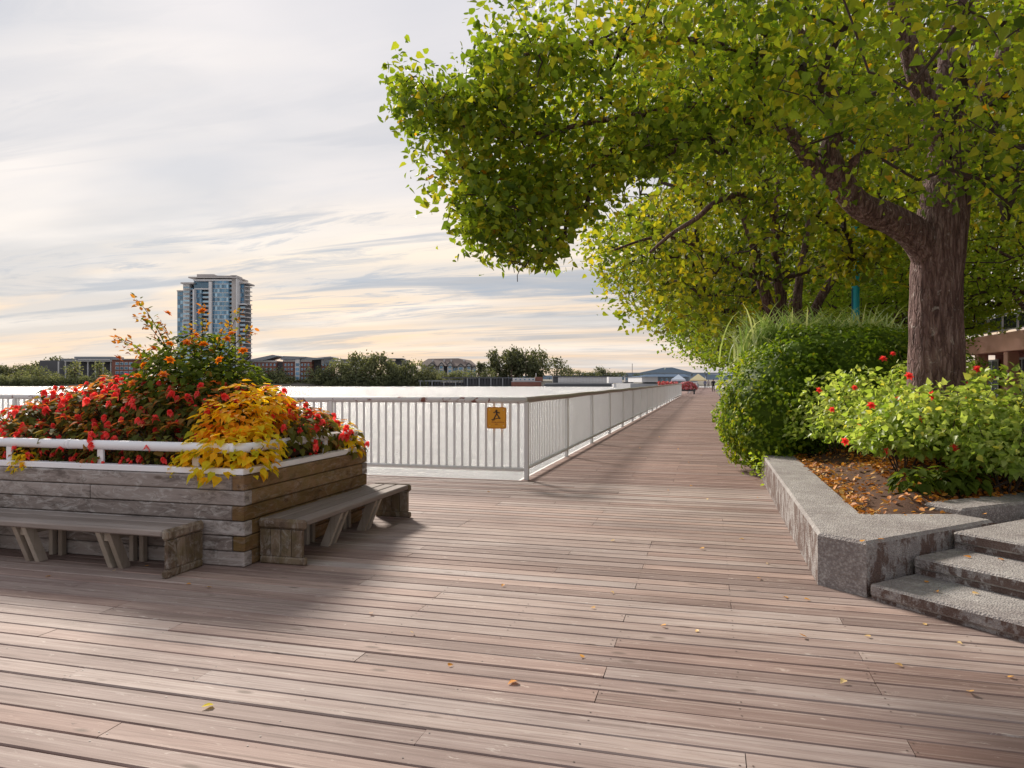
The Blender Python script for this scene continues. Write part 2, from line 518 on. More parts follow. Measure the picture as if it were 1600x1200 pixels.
MAT = {}
MAT['deck'] = m_wood('weathered_deck_board', 0, [(0.0, (0.14, 0.090, 0.078)), (0.3, (0.220, 0.152, 0.134)), (0.5, (0.282, 0.208, 0.188)), (0.72, (0.358, 0.282, 0.256)), (1.0, (0.46, 0.395, 0.37))], deck=True)
MAT['walk'] = m_wood('red_brown_deck_board', 0, [(0.0, (0.14, 0.078, 0.068)), (0.4, (0.215, 0.132, 0.115)), (0.7, (0.28, 0.187, 0.165)), (1.0, (0.37, 0.27, 0.24))], deck=True)
MAT['timber_front'] = m_wood('grey_timber', 0, [(0.0, (0.125, 0.098, 0.088)), (0.45, (0.28, 0.24, 0.225)), (1.0, (0.47, 0.425, 0.41))], white=0.75, knots=True, fine=0.7)
MAT['timber_side'] = m_wood('shaded_mossy_timber', 1, [(0.0, (0.085, 0.042, 0.018)), (0.45, (0.185, 0.102, 0.045)), (1.0, (0.31, 0.20, 0.11))], moss=0.45, fine=0.7, white=0.25, mosscol=(0.13, 0.10, 0.02))  # browner than the front: shade put into the colour, along with real moss
MAT['slat_x'] = m_wood('bench_slat_wood_across', 0, [(0.0, (0.15, 0.12, 0.105)), (0.5, (0.25, 0.21, 0.19)), (1.0, (0.38, 0.33, 0.31))])
MAT['slat_y'] = m_wood('bench_slat_wood_along', 1, [(0.0, (0.13, 0.105, 0.09)), (0.5, (0.22, 0.18, 0.165)), (1.0, (0.34, 0.30, 0.28))])
MAT['panel'] = m_wood('bench_panel_wood', 2, [(0.0, (0.095, 0.062, 0.042)), (0.5, (0.175, 0.125, 0.09)), (1.0, (0.29, 0.23, 0.18))], moss=0.35, white=0.4)
MAT['leg'] = m_wood('bench_leg_wood', 2, [(0.0, (0.26, 0.21, 0.175)), (0.5, (0.40, 0.34, 0.29)), (1.0, (0.54, 0.48, 0.42))], moss=0.2)
MAT['white'] = m_plain('white_paint', (0.78, 0.79, 0.84), 0.4, 0.05, 3)
MAT['rail_grey'] = m_plain('pale_grey_paint', (0.64, 0.645, 0.66), 0.45, 0.10, 3)
MAT['rail_top'] = m_paint('flaking_pale_paint', (0.60, 0.59, 0.60), (0.16, 0.05, 0.035), 0.565, 5.0)
MAT['rail_brown'] = m_plain('brown_grey_rail_paint', (0.30, 0.255, 0.225), 0.5, 0.2, 4)
MAT['kerb_white'] = m_paint('flaking_white_paint', (0.80, 0.79, 0.77), (0.22, 0.16, 0.12), 0.66, 3.0)
MAT['soil'] = m_plain('garden_soil', (0.085, 0.05, 0.036), 0.95, 0.4, 5, bmp=0.8, spec=0.1)
MAT['concrete'] = m_concrete('exposed_aggregate_concrete', 0.8)
MAT['concrete_clean'] = m_concrete('pale_concrete', 0.12, 0.28)
MAT['bark'] = m_bark('plated_bark')
MAT['twig'] = m_plain('twig_bark', (0.06, 0.042, 0.035), 0.85, 0.3, 8, spec=0.2)
G_TREE = [(0.0, (0.07, 0.125, 0.012)), (0.35, (0.16, 0.245, 0.02)), (0.62, (0.27, 0.345, 0.027)), (0.82, (0.44, 0.42, 0.035)), (0.93, (0.44, 0.31, 0.02)), (1.0, (0.56, 0.27, 0.015))]
MAT['leaf_main'] = m_leaf('green_autumn_leaf', G_TREE, 0.6, 0.5, 0.8, 0.75)
MAT['leaf_gold'] = m_leaf('golden_autumn_leaf', [(0.0, (0.08, 0.13, 0.015)), (0.25, (0.15, 0.22, 0.02)), (0.5, (0.30, 0.32, 0.025)), (0.8, (0.56, 0.46, 0.03)), (1.0, (0.64, 0.44, 0.025))], 0.6, 0.5, 0.45, 0.9)
MAT['leaf_far'] = m_leaf('row_tree_leaf', [(0.0, (0.07, 0.12, 0.014)), (0.4, (0.15, 0.22, 0.02)), (0.75, (0.25, 0.29, 0.025)), (1.0, (0.42, 0.35, 0.03))], 0.6, 0.5, 0.4, 0.7)
MAT['leaf_lime'] = m_leaf('lime_green_leaf', [(0.0, (0.16, 0.28, 0.025)), (0.5, (0.30, 0.44, 0.04)), (1.0, (0.46, 0.54, 0.07))], 0.5, 0.5, 0.6, 0.5)
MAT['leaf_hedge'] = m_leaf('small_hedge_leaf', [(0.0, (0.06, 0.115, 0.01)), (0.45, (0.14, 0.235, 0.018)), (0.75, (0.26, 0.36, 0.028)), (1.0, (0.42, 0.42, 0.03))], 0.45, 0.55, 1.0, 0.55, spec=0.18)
MAT['leaf_rose'] = m_leaf('rose_leaf', [(0.0, (0.16, 0.27, 0.035)), (0.4, (0.32, 0.44, 0.09)), (0.75, (0.48, 0.57, 0.20)), (1.0, (0.60, 0.58, 0.09))], 0.55, 0.4, 2.0, 0.4)
MAT['leaf_bronze'] = m_leaf('bronze_green_leaf', [(0.0, (0.08, 0.11, 0.025)), (0.35, (0.18, 0.21, 0.05)), (0.55, (0.33, 0.23, 0.07)), (0.75, (0.60, 0.17, 0.05)), (1.0, (0.74, 0.27, 0.05))], 0.6, 0.62, 1.4, 0.35, tint=(1.5, 0.9, 0.5), spec=0.12)
MAT['leaf_yellow'] = m_leaf('yellow_leaf', [(0.0, (0.55, 0.56, 0.03)), (0.35, (0.86, 0.70, 0.03)), (0.7, (0.90, 0.54, 0.025)), (1.0, (0.90, 0.33, 0.03))], 0.55, 0.6, 1.0, 0.35, tint=(1.2, 1.05, 0.5), spec=0.12)
MAT['leaf_bush'] = m_leaf('shrub_leaf', [(0.0, (0.05, 0.085, 0.012)), (0.5, (0.115, 0.165, 0.022)), (0.85, (0.22, 0.24, 0.03)), (1.0, (0.50, 0.17, 0.03))], 0.55, 0.6, 2.0, 0.4, spec=0.12)
MAT['leaf_bankside'] = m_leaf('far_bank_leaf', [(0.0, (0.09, 0.11, 0.06)), (0.5, (0.19, 0.215, 0.115)), (1.0, (0.33, 0.32, 0.17))], 0.4, 0.7, 0.06, 0.6)  # greyed and lifted: the haze of distance is put into the leaf colour
MAT['leaf_dark'] = m_leaf('far_dark_leaf', [(0.0, (0.05, 0.06, 0.035)), (0.5, (0.11, 0.125, 0.068)), (1.0, (0.20, 0.205, 0.11))], 0.35, 0.7, 0.06, 0.6)  # dark bank leaves, lifted likewise to carry the haze in their colour
MAT['blade'] = m_leaf('striped_grass_blade', [(0.0, (0.20, 0.34, 0.08)), (0.5, (0.42, 0.55, 0.24)), (1.0, (0.75, 0.80, 0.55))], 0.35, 0.4, 3.0, 0.3)
MAT['litter'] = m_leaf('dry_fallen_leaf', [(0.0, (0.30, 0.10, 0.02)), (0.5, (0.58, 0.21, 0.03)), (0.85, (0.72, 0.36, 0.07)), (1.0, (0.74, 0.56, 0.28))], 0.2, 0.6, 4.0, 0.2)
MAT['red'] = m_leaf('red_petal', [(0.0, (0.78, 0.035, 0.035)), (0.5, (0.92, 0.09, 0.08)), (1.0, (0.94, 0.20, 0.17))], 0.5, 0.45, 5, 0.2, tint=(1.2, 0.9, 0.9))
MAT['orange'] = m_leaf('orange_petal', [(0.0, (0.70, 0.12, 0.015)), (0.6, (0.78, 0.24, 0.02)), (1.0, (0.80, 0.42, 0.03))], 0.35, 0.45, 5, 0.2)
MAT['pink'] = m_leaf('pink_petal', [(0.0, (0.10, 0.13, 0.03)), (0.3, (0.55, 0.05, 0.10)), (1.0, (0.82, 0.30, 0.38))], 0.3, 0.5, 3, 0.3)

# ------------------------------------------------------------------ leaf clouds
HEART = (np.array([(0, 0, 0), (.27, -.03, .05), (.43, .27, .10), (.24, .66, .05), (0, 1.08, -.12), (-.24, .66, .05), (-.43, .27, .10), (-.27, -.03, .05), (0, .40, -.04)]),
         [(8, i, (i + 1) % 8) for i in range(8)])
OVAL = (np.array([(0, 0, 0), (.27, .30, .07), (.24, .66, .06), (0, 1, -.05), (-.24, .66, .06), (-.27, .30, .07)]), [(0, 1, 2), (0, 2, 3), (0, 3, 4), (0, 4, 5)])
FOLD = (np.array([(0, 0, 0), (.36, .45, .08), (0, 1, -.05), (-.36, .45, .08)]), [(0, 1, 2), (0, 2, 3)])
MAPLE = (np.array([(0, 0, 0), (.40, -.05, .06), (.30, .22, .03), (.62, .42, .10), (.28, .55, .03), (0, 1.05, -.06), (-.28, .55, .03), (-.62, .42, .10), (-.30, .22, .03), (-.40, -.05, .06)]),
         [(0, 1, 2), (0, 2, 4), (2, 3, 4), (0, 4, 5), (0, 5, 6), (0, 6, 8), (6, 7, 8), (0, 8, 9)])


def unit(A):
    return A / np.maximum(np.linalg.norm(A, axis=1, keepdims=True), 1e-6)


def leaf_arrays(P, N, T, Sz, R, tpl):
    P, N, T = (np.asarray(a, float) for a in (P, N, T))
    N = unit(N)
    T = unit(T - (T * N).sum(1, keepdims=True) * N + 1e-4)
    B = np.cross(N, T)
    tv, tf = tpl
    V = P[:, None, :] + Sz[:, None, None] * (tv[None, :, 0, None] * B[:, None, :] + tv[None, :, 1, None] * T[:, None, :] + tv[None, :, 2, None] * N[:, None, :])
    k = len(tv)
    F = (np.arange(len(P)) * k)[:, None, None] + np.array(tf)[None]
    return V.reshape(-1, 3), F.reshape(-1, len(tf[0])), np.repeat(R, k)


def leaves(name, P, N, T, Sz, R, tpl, mat, parent=None, kind='stuff'):
    V, F, rr = leaf_arrays(P, N, T, Sz, R, tpl)
    org = WORG[parent.name] if parent is not None else Vector((0, 0, 0))
    me = np_mesh(name, V - np.array(org), F, rr, mat)
    o = link(name, me, parent)
    if kind: o['kind'] = kind
    return o


def rdir(n):
    return unit(RNG.normal(size=(n, 3)))



# ================================================================== THE SETTING
WATER_Z = -3.0
mb = MB()
mb.add([(-5000, -60, WATER_Z), (5000, -60, WATER_Z), (5000, 7000, WATER_Z), (-5000, 7000, WATER_Z)], [(0, 1, 2, 3)])
tag(mb.build('river', m_water()), kind='structure')

# far bank: a low strip of land that rises behind the waterline
mb = MB()
xs = np.linspace(-1500, 1500, 61)
prof = [(586, WATER_Z - 1), (592, WATER_Z + 0.9), (604, 0.2), (640, 1.6), (900, 3.0), (2500, 4.0)]
vs, fs = [], []
for x in xs:
    for (d, z) in prof:
        p = FW * (d + 3 * math.sin(x * .06) + 2 * math.sin(x * .17 + 1)) + RT * float(x)
        vs.append((p.x, p.y, z + (0.4 * math.sin(x * .11 + d) if d > 592 else 0)))
k = len(prof)
for i in range(len(xs) - 1):
    for j in range(k - 1):
        fs.append((i * k + j, (i + 1) * k + j, (i + 1) * k + j + 1, i * k + j + 1))
mb.add(vs, fs)
MAT['bank'] = m_plain('muddy_bank', (0.16, 0.145, 0.115), 0.95, 0.5, 0.08)
tag(mb.build('far_bank', MAT['bank'], smooth=True), kind='structure')

# land behind the boardwalk, below the garden
mb = MB()
mb.add([(1.0, -40, -.37), (220, -40, -.37), (220, 300, -.37), (1.0, 300, -.37)], [(0, 1, 2, 3)])
mb.add([(1.0, -40, WATER_Z - 1), (1.0, 300, WATER_Z - 1), (1.0, 300, -.37), (1.0, -40, -.37)], [(0, 1, 2, 3)])
MAT['paving'] = m_plain('grey_paving', (0.30, 0.28, 0.265), 0.85, 0.3, 3)
tag(mb.build('ground', MAT['paving']), kind='structure')

# ---- the boardwalk: every board a piece of its own
PITCH, GAP, TH = 0.147, 0.006, 0.05
JOINTS = [-13.0 + .657 * i for i in range(29)]


def board_mesh(m, x0, x1, y0, y1, zt, tilt, rnd):
    b = 0.006
    prof_ = [(y0, -TH), (y0, -b), (y0 + b, 0), (y1 - b, 0), (y1, -b), (y1, -TH)]
    vs = []
    for x in (x0, x1):
        for i, (y, z) in enumerate(prof_):
            vs.append((x, y, zt + z + (tilt if y > (y0 + y1) / 2 else -tilt)))
    fs = [(i, i + 1, 7 + i, 6 + i) for i in range(5)] + [(5, 4, 3, 2, 1, 0), (6, 7, 8, 9, 10, 11)]
    m.add(vs, fs, rnd)


boards = []
row = 0
y = -1.2
rr = random.Random(11)
while y < 170:
    plaza = y < 10.47
    xl, xr = (-13.0, 5.5 if y < 5.62 else 0.98) if plaza else (-2.74, 0.98)
    cuts = [xl]
    x = xl + rr.uniform(.6, 4.2)
    while x < xr - .9:
        j = min(JOINTS, key=lambda q: abs(q - x))
        if j > cuts[-1] + .9 and j < xr - .6: cuts.append(j)
        x += rr.choice([2.6, 3.3, 3.95, 4.6, 5.2])
    cuts.append(xr)
    for a, b in zip(cuts[:-1], cuts[1:]):
        boards.append((a + 0.002, b - 0.002, y + GAP / 2, y + PITCH - GAP / 2 + rr.uniform(-.002, .001), rr.uniform(-.003, .001), rr.uniform(-.0012, .0012), rr.random(), plaza))
    y += PITCH
    row += 1

root = empty('boardwalk', (-1, 5, 0), kind='structure')


def board_area(b):
    xs_ = np.linspace(b[0], b[1], 12)
    P = np.stack([xs_, np.full(12, (b[2] + b[3]) / 2), np.zeros(12)], 1)
    px, py, d = proj(P)
    ok = (d > 0.5) & (px > 0) & (px < 1600) & (py < 1200)
    return float((ok / np.maximum(d, .5) ** 2).sum() * (b[1] - b[0]))


order = sorted(range(len(boards)), key=lambda i: -board_area(boards[i]))
single = set(order[:300])
rest = [MB(), MB()]
for i, b in enumerate(boards):
    if i in single:
        m = MB()
        board_mesh(m, *b[:7])
        m.build('plank', MAT['deck'] if b[7] else MAT['walk'], root, org=((b[0] + b[1]) / 2, (b[2] + b[3]) / 2, 0))
    else:
        board_mesh(rest[0] if b[7] else rest[1], *b[:7])
tag(rest[0].build('planking', MAT['deck'], root), kind='stuff')
tag(rest[1].build('planking', MAT['walk'], root), kind='stuff')
# pairs of rusty nail heads over each joist
MAT['nail'] = m_plain('rusty_nail', (0.07, 0.045, 0.035), 0.6, 0.2)
m = MB()
for b in boards:
    if b[2] > 16: continue
    for j in JOINTS:
        for xx in (j - .02, j + .02) if any(abs(j - e) < .01 for e in b[:2]) else (j,):
            if b[0] < xx < b[1]:
                for yy in (b[2] + .035, b[3] - .035):
                    if rr.random() < .45:
                        c = (xx + rr.uniform(-.006, .006), yy + rr.uniform(-.006, .006))
                        m.add([(c[0] + .0046 * math.cos(a), c[1] + .0046 * math.sin(a), b[4] + .002) for a in [q * math.pi / 3 for q in range(6)]], [(0, 1, 2, 3, 4, 5)])
tag(m.build('nail_heads', MAT['nail'], root), kind='stuff')
# dark joists under the gaps
m = MB()
MAT['joist'] = m_plain('dark_joist', (0.035, 0.028, 0.024), 0.9, 0.2)  # plain dark colour for the joists and the sheet below them
for j in JOINTS:
    m.box(j - .05, j + .05, -1.2, 10.47 if (j < -2.7) else 169, -.30, -.052)
m.box(-13, 5.5, -1.2, 10.47, -.34, -.31)  # dark sheet across the whole underside, below the joists
m.box(-2.74, .98, 10.47, 169, -.34, -.31)
m.build('joist', MAT['joist'], root)

# ---- white painted kerb beams along the water
root = empty('fascia_beam', (-2.72, 10.6, -.3), 'flaking white fascia beam below the deck edge under the railings', 'beam')
m = MB(); m.box(-13.0, -2.66, 10.52, 10.70, -.42, -.07, bev=.012); m.build('beam', MAT['kerb_white'], root)
m = MB(); m.box(-2.92, -2.78, 10.70, 78, -.42, -.07, bev=.012); m.build('beam', MAT['kerb_white'], root)

# ---- railings: pipe rails, posts, balusters
RH = 1.20


def baluster_mesh(w, t, z0, z1):      # flat bars, wide along the rail
    m = MB()
    m.box(-w / 2, w / 2, -t / 2, t / 2, z0, z1, bev=.003)
    o = m.build('baluster', MAT['rail_grey'])
    me = o.data
    bpy.data.objects.remove(o)
    return me


BAL = (baluster_mesh(.040, .010, .17, RH - .03), baluster_mesh(.010, .040, .17, RH - .03))


def railing(a, b, label, topmat, posts, group=None, limit=300, spacing=.129, name='railing'):
    a, b = Vector((a[0], a[1], 0)), Vector((b[0], b[1], 0))
    L = (b - a).length
    t = (b - a).normalized()
    root = empty(name, a, label, 'railing', group)
    m = MB()
    n = max(2, int(L / 1.2))
    m.tube([a + t * (L * i / n) + Vector((0, 0, RH + .006 * math.sin(i * 1.7))) for i in range(n + 1)], .046, 12)
    m.build('top_rail', topmat, root, smooth=True)
    m = MB()
    m.tube([a + Vector((0, 0, .15)), b + Vector((0, 0, .15))], .032, 10)
    m.build('bottom_rail', MAT['rail_grey'], root, smooth=True)
    for s in posts:
        p = a + t * s
        m = MB()
        m.box(p.x - .034, p.x + .034, p.y - .034, p.y + .034, -.30, RH - .02, bev=.008)
        m.build('post', MAT['rail_grey'], root, org=p)
    cnt = int(L / spacing)
    stuff = MB()
    for i in range(1, cnt):
        s = i * spacing
        if min(abs(s - q) for q in posts) < .05: continue
        p = a + t * s
        if limit > 0:
            link('baluster', BAL[0 if abs(t.x) > .5 else 1], root, p)
            limit -= 1
        else:
            stuff.box(p.x - .005, p.x + .005, p.y - .020, p.y + .020, .17, RH - .03)
    if stuff.v: tag(stuff.build('balusters', MAT['rail_grey'], root), kind='stuff')
    return root


railing((-2.67, 10.64), (-13.0, 10.64), 'white baluster railing across the river end of the plaza behind the flower planter', MAT['rail_top'], [0.0, 3.3, 6.6, 9.9])
railing((-2.73, 10.72), (-2.73, 75.5), 'long white baluster railing with brown-grey top rail running along the left of the boardwalk', MAT['rail_brown'],
        [3.4 + 3.2 * i for i in range(20)] + [64.7])
railing((-2.3, 84), (-2.3, 150), 'far white railing beyond the red boats at the distant end of the boardwalk', MAT['rail_grey'], [8 * i for i in range(9)], limit=0, spacing=.3)

# ---- yellow warning sign wired to the front railing
P0 = Vector((-3.06, 10.598, 0))
c = gp(776, 733, 0.15)
sx = -2.67 - 0.46
root = empty('warning_sign', (sx, 10.60, .95), 'yellow square warning sign with black figure, fixed to the front railing near its corner', 'sign')
MAT['sign_yellow'] = m_plain('sign_yellow', (0.68, 0.30, 0.012), 0.45, 0.1, 5)
MAT['sign_black'] = m_plain('sign_black', (0.03, 0.012, 0.008), 0.5, 0.1)
MAT['sign_brown'] = m_plain('faded_sign_print', (0.36, 0.12, 0.012), 0.5, 0.1)


def rrect(w, h, r, n=5):
    pts = []
    for cx, cz, a0 in ((w - r, h - r, 0), (-w + r, h - r, 90), (-w + r, -h + r, 180), (w - r, -h + r, 270)):
        for i in range(n + 1):
            a = math.radians(a0 + 90 * i / n)
            pts.append((cx + r * math.cos(a), cz + r * math.sin(a)))
    return pts


SZ = Matrix(((1, 0, 0, sx), (0, 0, 1, 10.588), (0, 1, 0, .935), (0, 0, 0, 1)))   # sign plane: x across, y up, z away from us
m = MB(); m.prism(rrect(.155, .165, .03), -.004, .004, SZ); m.build('plate', MAT['sign_yellow'], root)
m = MB()
ro, ri = rrect(.151, .161, .028), rrect(.143, .153, .022)
n = len(ro)
m.add([SZ @ Vector((x, z, -.0065)) for x, z in ro + ri], [(i, (i + 1) % n, n + (i + 1) % n, n + i) for i in range(n)])
m.build('border', MAT['sign_brown'], root)
m = MB()


def stroke(m, pts, w):
    for (x0, y0), (x1, y1) in zip(pts[:-1], pts[1:]):
        d = Vector((x1 - x0, y1 - y0)).normalized()
        nx, ny = -d.y * w / 2, d.x * w / 2
        e = d * w * .3
        q = [(x0 - e.x + nx, y0 - e.y + ny), (x0 - e.x - nx, y0 - e.y - ny), (x1 + e.x - nx, y1 + e.y - ny), (x1 + e.x + nx, y1 + e.y + ny)]
        m.add([SZ @ Vector((a, b, -.008 - .0005 * (len(m.v) % 7))) for a, b in q], [(0, 1, 2, 3)])


cir = [(.0 + .017 * math.cos(a), .108 + .017 * math.sin(a)) for a in [2 * math.pi * i / 12 for i in range(12)]]
m.add([SZ @ Vector((a, b, -.0125)) for a, b in cir], [tuple(range(12))])
stroke(m, [(-.045, .078), (-.012, .092), (.008, .086), (.05, .075)], .014)
stroke(m, [(.003, .095), (.004, .052)], .026)
stroke(m, [(.0, .055), (-.022, .02), (-.04, -.018)], .017)
stroke(m, [(.006, .055), (.036, .018), (.044, -.008), (.058, -.005)], .017)
stroke(m, [(-.078, -.028), (-.03, -.020), (.035, -.002)], .010)
stroke(m, [(-.07, -.040), (-.03, -.034)], .007)
m.build('pictogram', MAT['sign_black'], root)
m = MB()
rs = random.Random(5)
x = -.075
while x < .11:                                              # a line of small faded print, no longer legible
    w = rs.uniform(.006, .012)
    if not (-.008 < x < .012):
        stroke(m, [(x, -.068 + rs.uniform(-.004, .004)), (x + w, -.066 + rs.uniform(-.004, .004))], rs.uniform(.006, .014))
    x += w + .005
stroke(m, [(-.02, -.105), (.0, -.09), (.018, -.105), (-.018, -.105)], .006)
m.build('faded_print', MAT['sign_brown'], root)
m = MB()
for dx in (-.11, .11):
    for dz in (-.12, .12):
        m.tube([SZ @ Vector((dx, dz, .05)), SZ @ Vector((dx, dz, -.008))], .006, 6)
m.build('fixing', MAT['rail_grey'], root)

# ================================================================== TIMBER PLANTER
PX0, PX1, PY0, PY1, PTOP = -7.15, -3.60, 5.03, 7.20, 0.735
root = planter = empty('timber_planter', ((PX0 + PX1) / 2, (PY0 + PY1) / 2, 0), 'large weathered timber planter with white pipe rail, filled with red and yellow flowers', 'planter')
TT, NC = .11, 6
ch = PTOP / NC
rt = random.Random(3)
for i in range(NC):
    z0, z1 = i * ch + .003, (i + 1) * ch - .003
    long_front = (i % 2 == 0)
    fx1 = PX1 if long_front else PX1 - TT - .003
    fx0 = PX0 if long_front else PX0 + TT + .003
    cut = rt.uniform(PX0 + 1.2, PX1 - 1.4)
    for a, b in ((fx0, cut - .002), (cut + .002, fx1)) if i in (1, 4) else ((fx0, fx1),):
        dy = rt.uniform(-.004, .004)
        m = MB(); m.box(a, b, PY0 + dy, PY0 + TT + dy, z0, z1, bev=.008); m.build('timber', MAT['timber_front'], root)
    m = MB(); m.box(fx0, fx1, PY1 - TT, PY1, z0, z1, bev=.008); m.build('timber', MAT['timber_front'], root)
    sy0, sy1 = (PY0 + TT + .003, PY1 - TT - .003) if long_front else (PY0, PY1)
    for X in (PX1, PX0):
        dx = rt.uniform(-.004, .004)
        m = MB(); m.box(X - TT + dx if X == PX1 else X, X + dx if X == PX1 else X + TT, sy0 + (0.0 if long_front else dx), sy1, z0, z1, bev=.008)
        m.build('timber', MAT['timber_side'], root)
# soil mound inside
CX, CY = (PX0 + PX1) / 2, (PY0 + PY1) / 2


def mound(x, y):
    u = abs(x - CX) / ((PX1 - PX0) / 2)
    v = min(1, (abs(y - CY) + .19) / 1.09)
    return .70 + .52 * max(0, 1 - u ** 4) * max(0, 1 - v ** 2.4)


nx, ny = 34, 20
vs = [(PX0 + TT + (PX1 - PX0 - 2 * TT) * i / (nx - 1), PY0 + TT + (PY1 - PY0 - 2 * TT) * j / (ny - 1)) for j in range(ny) for i in range(nx)]
m = MB()
m.add([(x, y, mound(x, y)) for x, y in vs], [(j * nx + i, j * nx + i + 1, (j + 1) * nx + i + 1, (j + 1) * nx + i) for j in range(ny - 1) for i in range(nx - 1)])
m.build('soil', MAT['soil'], root, smooth=True)
# white flat kerb and pipe rail on posts
WZ = PTOP
for nm, (a, b, c_, d_) in {'f': (PX0 + .02, PX1 - .02, PY0 + .015, PY0 + .11), 's': (PX1 - .115, PX1 - .02, PY0 + .113, PY1 - .03), 'l': (PX0 + .02, PX0 + .115, PY0 + .113, PY1 - .03)}.items():
    m = MB(); m.box(a, b, c_, d_, WZ + .002, WZ + .052, bev=.006); m.build('white_kerb', MAT['white'], root)
RZ, IN = .945, .085
rx0, rx1, ry0, ry1 = PX0 + IN, PX1 - IN, PY0 + IN, PY1 - .12
path = [(rx0, ry1, RZ)]
cr_ = .13
for cx, cy, a0, a1 in ((rx0 + cr_, ry0 + cr_, 180, 270), (rx1 - cr_, ry0 + cr_, 270, 360)):
    for i in range(7):
        a = math.radians(a0 + (a1 - a0) * i / 6)
        path.append((cx + cr_ * math.cos(a), cy + cr_ * math.sin(a), RZ))
    if a0 == 180:
        path += [(rx0 + .8 + .85 * i, ry0, RZ) for i in range(3)]
path.append((rx1, ry1, RZ))
m = MB(); m.tube(path, .041, 12)
rail = m.build('guard_rail', MAT['white'], root, smooth=True)
for X in (-6.95, -6.1, -5.09, -4.12):
    m = MB(); m.box(X - .032, X + .032, ry0 - .012, ry0 + .012, WZ + .05, RZ - .02, bev=.004); m.build('rail_post', MAT['white'], rail)
for Y in (5.62, 6.45, 7.0):
    for X in (rx1, rx0):
        m = MB(); m.box(X - .012, X + .012, Y - .032, Y + .032, WZ + .05, RZ - .02, bev=.004); m.build('rail_post', MAT['white'], rail)
for X in (-5.45, -3.78):
    m = MB(); m.tube([(X, ry0, RZ), (X + .05, ry0, RZ)], .0435, 12); m.build('pipe_sleeve', MAT['white'], rail, smooth=True)


# ================================================================== BENCHES
def bench(map_, L, label, slat_mat, supports, far_end=True):
    """map_(l, w, z): l along the bench, w from the planter out to the front edge"""
    D = .43
    root = empty('bench', map_(L / 2, D / 2, 0), label, 'bench')

    def B(l0, l1, w0, w1, z0, z1, bev=.008):
        p, q = map_(l0, w0, z0), map_(l1, w1, z1)
        m = MB()
        m.box(p[0], q[0], p[1], q[1], p[2], q[2], bev=bev)
        return m
    for k in range(3):
        w0 = .004 + k * .1425
        B(.0 + .055, L - .055, w0, w0 + .136, .312, .362, .01).build('slat', slat_mat, root)
    for e in ((0.0, 1), (L, -1)) if far_end else ((0.0, 1),):
        l0, s = e
        B(l0, l0 + s * .052, .0, D + .012, .285, .368, .02).build('end_cap', MAT['panel'], root)
        B(l0, l0 + s * .05, .02, D + .010, .0, .062, .012).build('foot_beam', MAT['panel'], root)
        for k in range(4):
            w0 = .02 + k * .0985
            B(l0 + s * .006, l0 + s * .044, w0, w0 + .094, .064, .283, .004).build('end_board', MAT['panel'], root)
    for l in supports:
        for dl in (-.05, .05):
            m = MB()
            a = .022
            pts = []
            for z, wf in ((.0, .27), (.31, .40)):
                pts += [map_(l + dl - a, wf - .085, z), map_(l + dl + a, wf - .085, z), map_(l + dl + a, wf, z), map_(l + dl - a, wf, z)]
            m.hexa(pts)
            m.build('leg', MAT['leg'], root)
            B(l + dl - a, l + dl + a, .005, .055, .0, .31, .004).build('rear_leg', MAT['leg'], root)
        B(l - .027, l + .027, .10, .36, .235, .30, .004).build('brace', MAT['leg'], root)
    return root


bench(lambda l, w, z: (-3.955 - l, 5.02 - w, z), 3.6, 'long low grey timber bench with slanted legs along the front of the flower planter', MAT['slat_x'], [.63, 1.47, 2.3, 3.1])
bench(lambda l, w, z: (-3.595 + w, 5.2 + l, z), 2.18, 'shorter low timber bench along the right side of the flower planter', MAT['slat_y'], [.75, 1.45])

# ================================================================== CONCRETE KERB WALL, STEPS, GARDEN BED
m = MB()
WH = .385
foot = [(.77, 46), (.77, 5.72), (1.05, 5.47), (2.2, 6.62), (2.0, 6.84), (1.24, 6.64), (1.22, 46)]


def bevel_prism(m, poly, z1, bev):
    n = len(poly)
    c = Vector((sum(p[0] for p in poly) / n, sum(p[1] for p in poly) / n))
    ins = []
    for i in range(n):
        p0, p1, p2 = Vector(poly[i - 1]), Vector(poly[i]), Vector(poly[(i + 1) % n])
        e1, e2 = (p1 - p0).normalized(), (p2 - p1).normalized()
        n1, n2 = Vector((-e1.y, e1.x)), Vector((-e2.y, e2.x))
        b = (n1 + n2)
        b = b / max(b.length_squared / 2, .35)
        ins.append(p1 + b * bev)
    vs = [(x, y, 0) for x, y in poly] + [(x, y, z1 - bev) for x, y in poly] + [(p.x, p.y, z1) for p in ins]
    fs = []
    for i in range(n):
        j = (i + 1) % n
        fs += [(i, j, n + j, n + i), (n + i, n + j, 2 * n + j, 2 * n + i)]
    fs.append(tuple(range(2 * n, 3 * n)))
    m.add(vs, fs)


bevel_prism(m, foot, WH, .022)
m.m[2] = 1
o = m.build('garden_wall', [MAT['concrete'], MAT['concrete_clean']], org=(1.0, 8, 0))
tag(o, 'low stained concrete wall edging the rose bed along the right of the boardwalk', 'wall')

UV = Matrix.Translation((1.05, 5.43, 0)) @ Matrix.Rotation(math.radians(-45), 4, 'Z')   # local x along the step edge, y up the flight
root = empty('concrete_steps', (1.05, 5.43, 0), 'three stained concrete steps set at an angle in the bottom right corner', 'steps')
for i in range(3):
    m = MB()
    v0 = i * .505
    u0 = .012
    zt = .112 + i * .126
    # the tread slab and the riser set back under its nosing
    m.box(u0, 5.2, v0, v0 + (.62 if i < 2 else 3.6), zt - .085, zt, UV, .014)
    m.box(u0, 5.2, v0 + .025, v0 + .55, zt - .126 if i else 0, zt - .083, UV)
    m.build('step', MAT['concrete'], root)
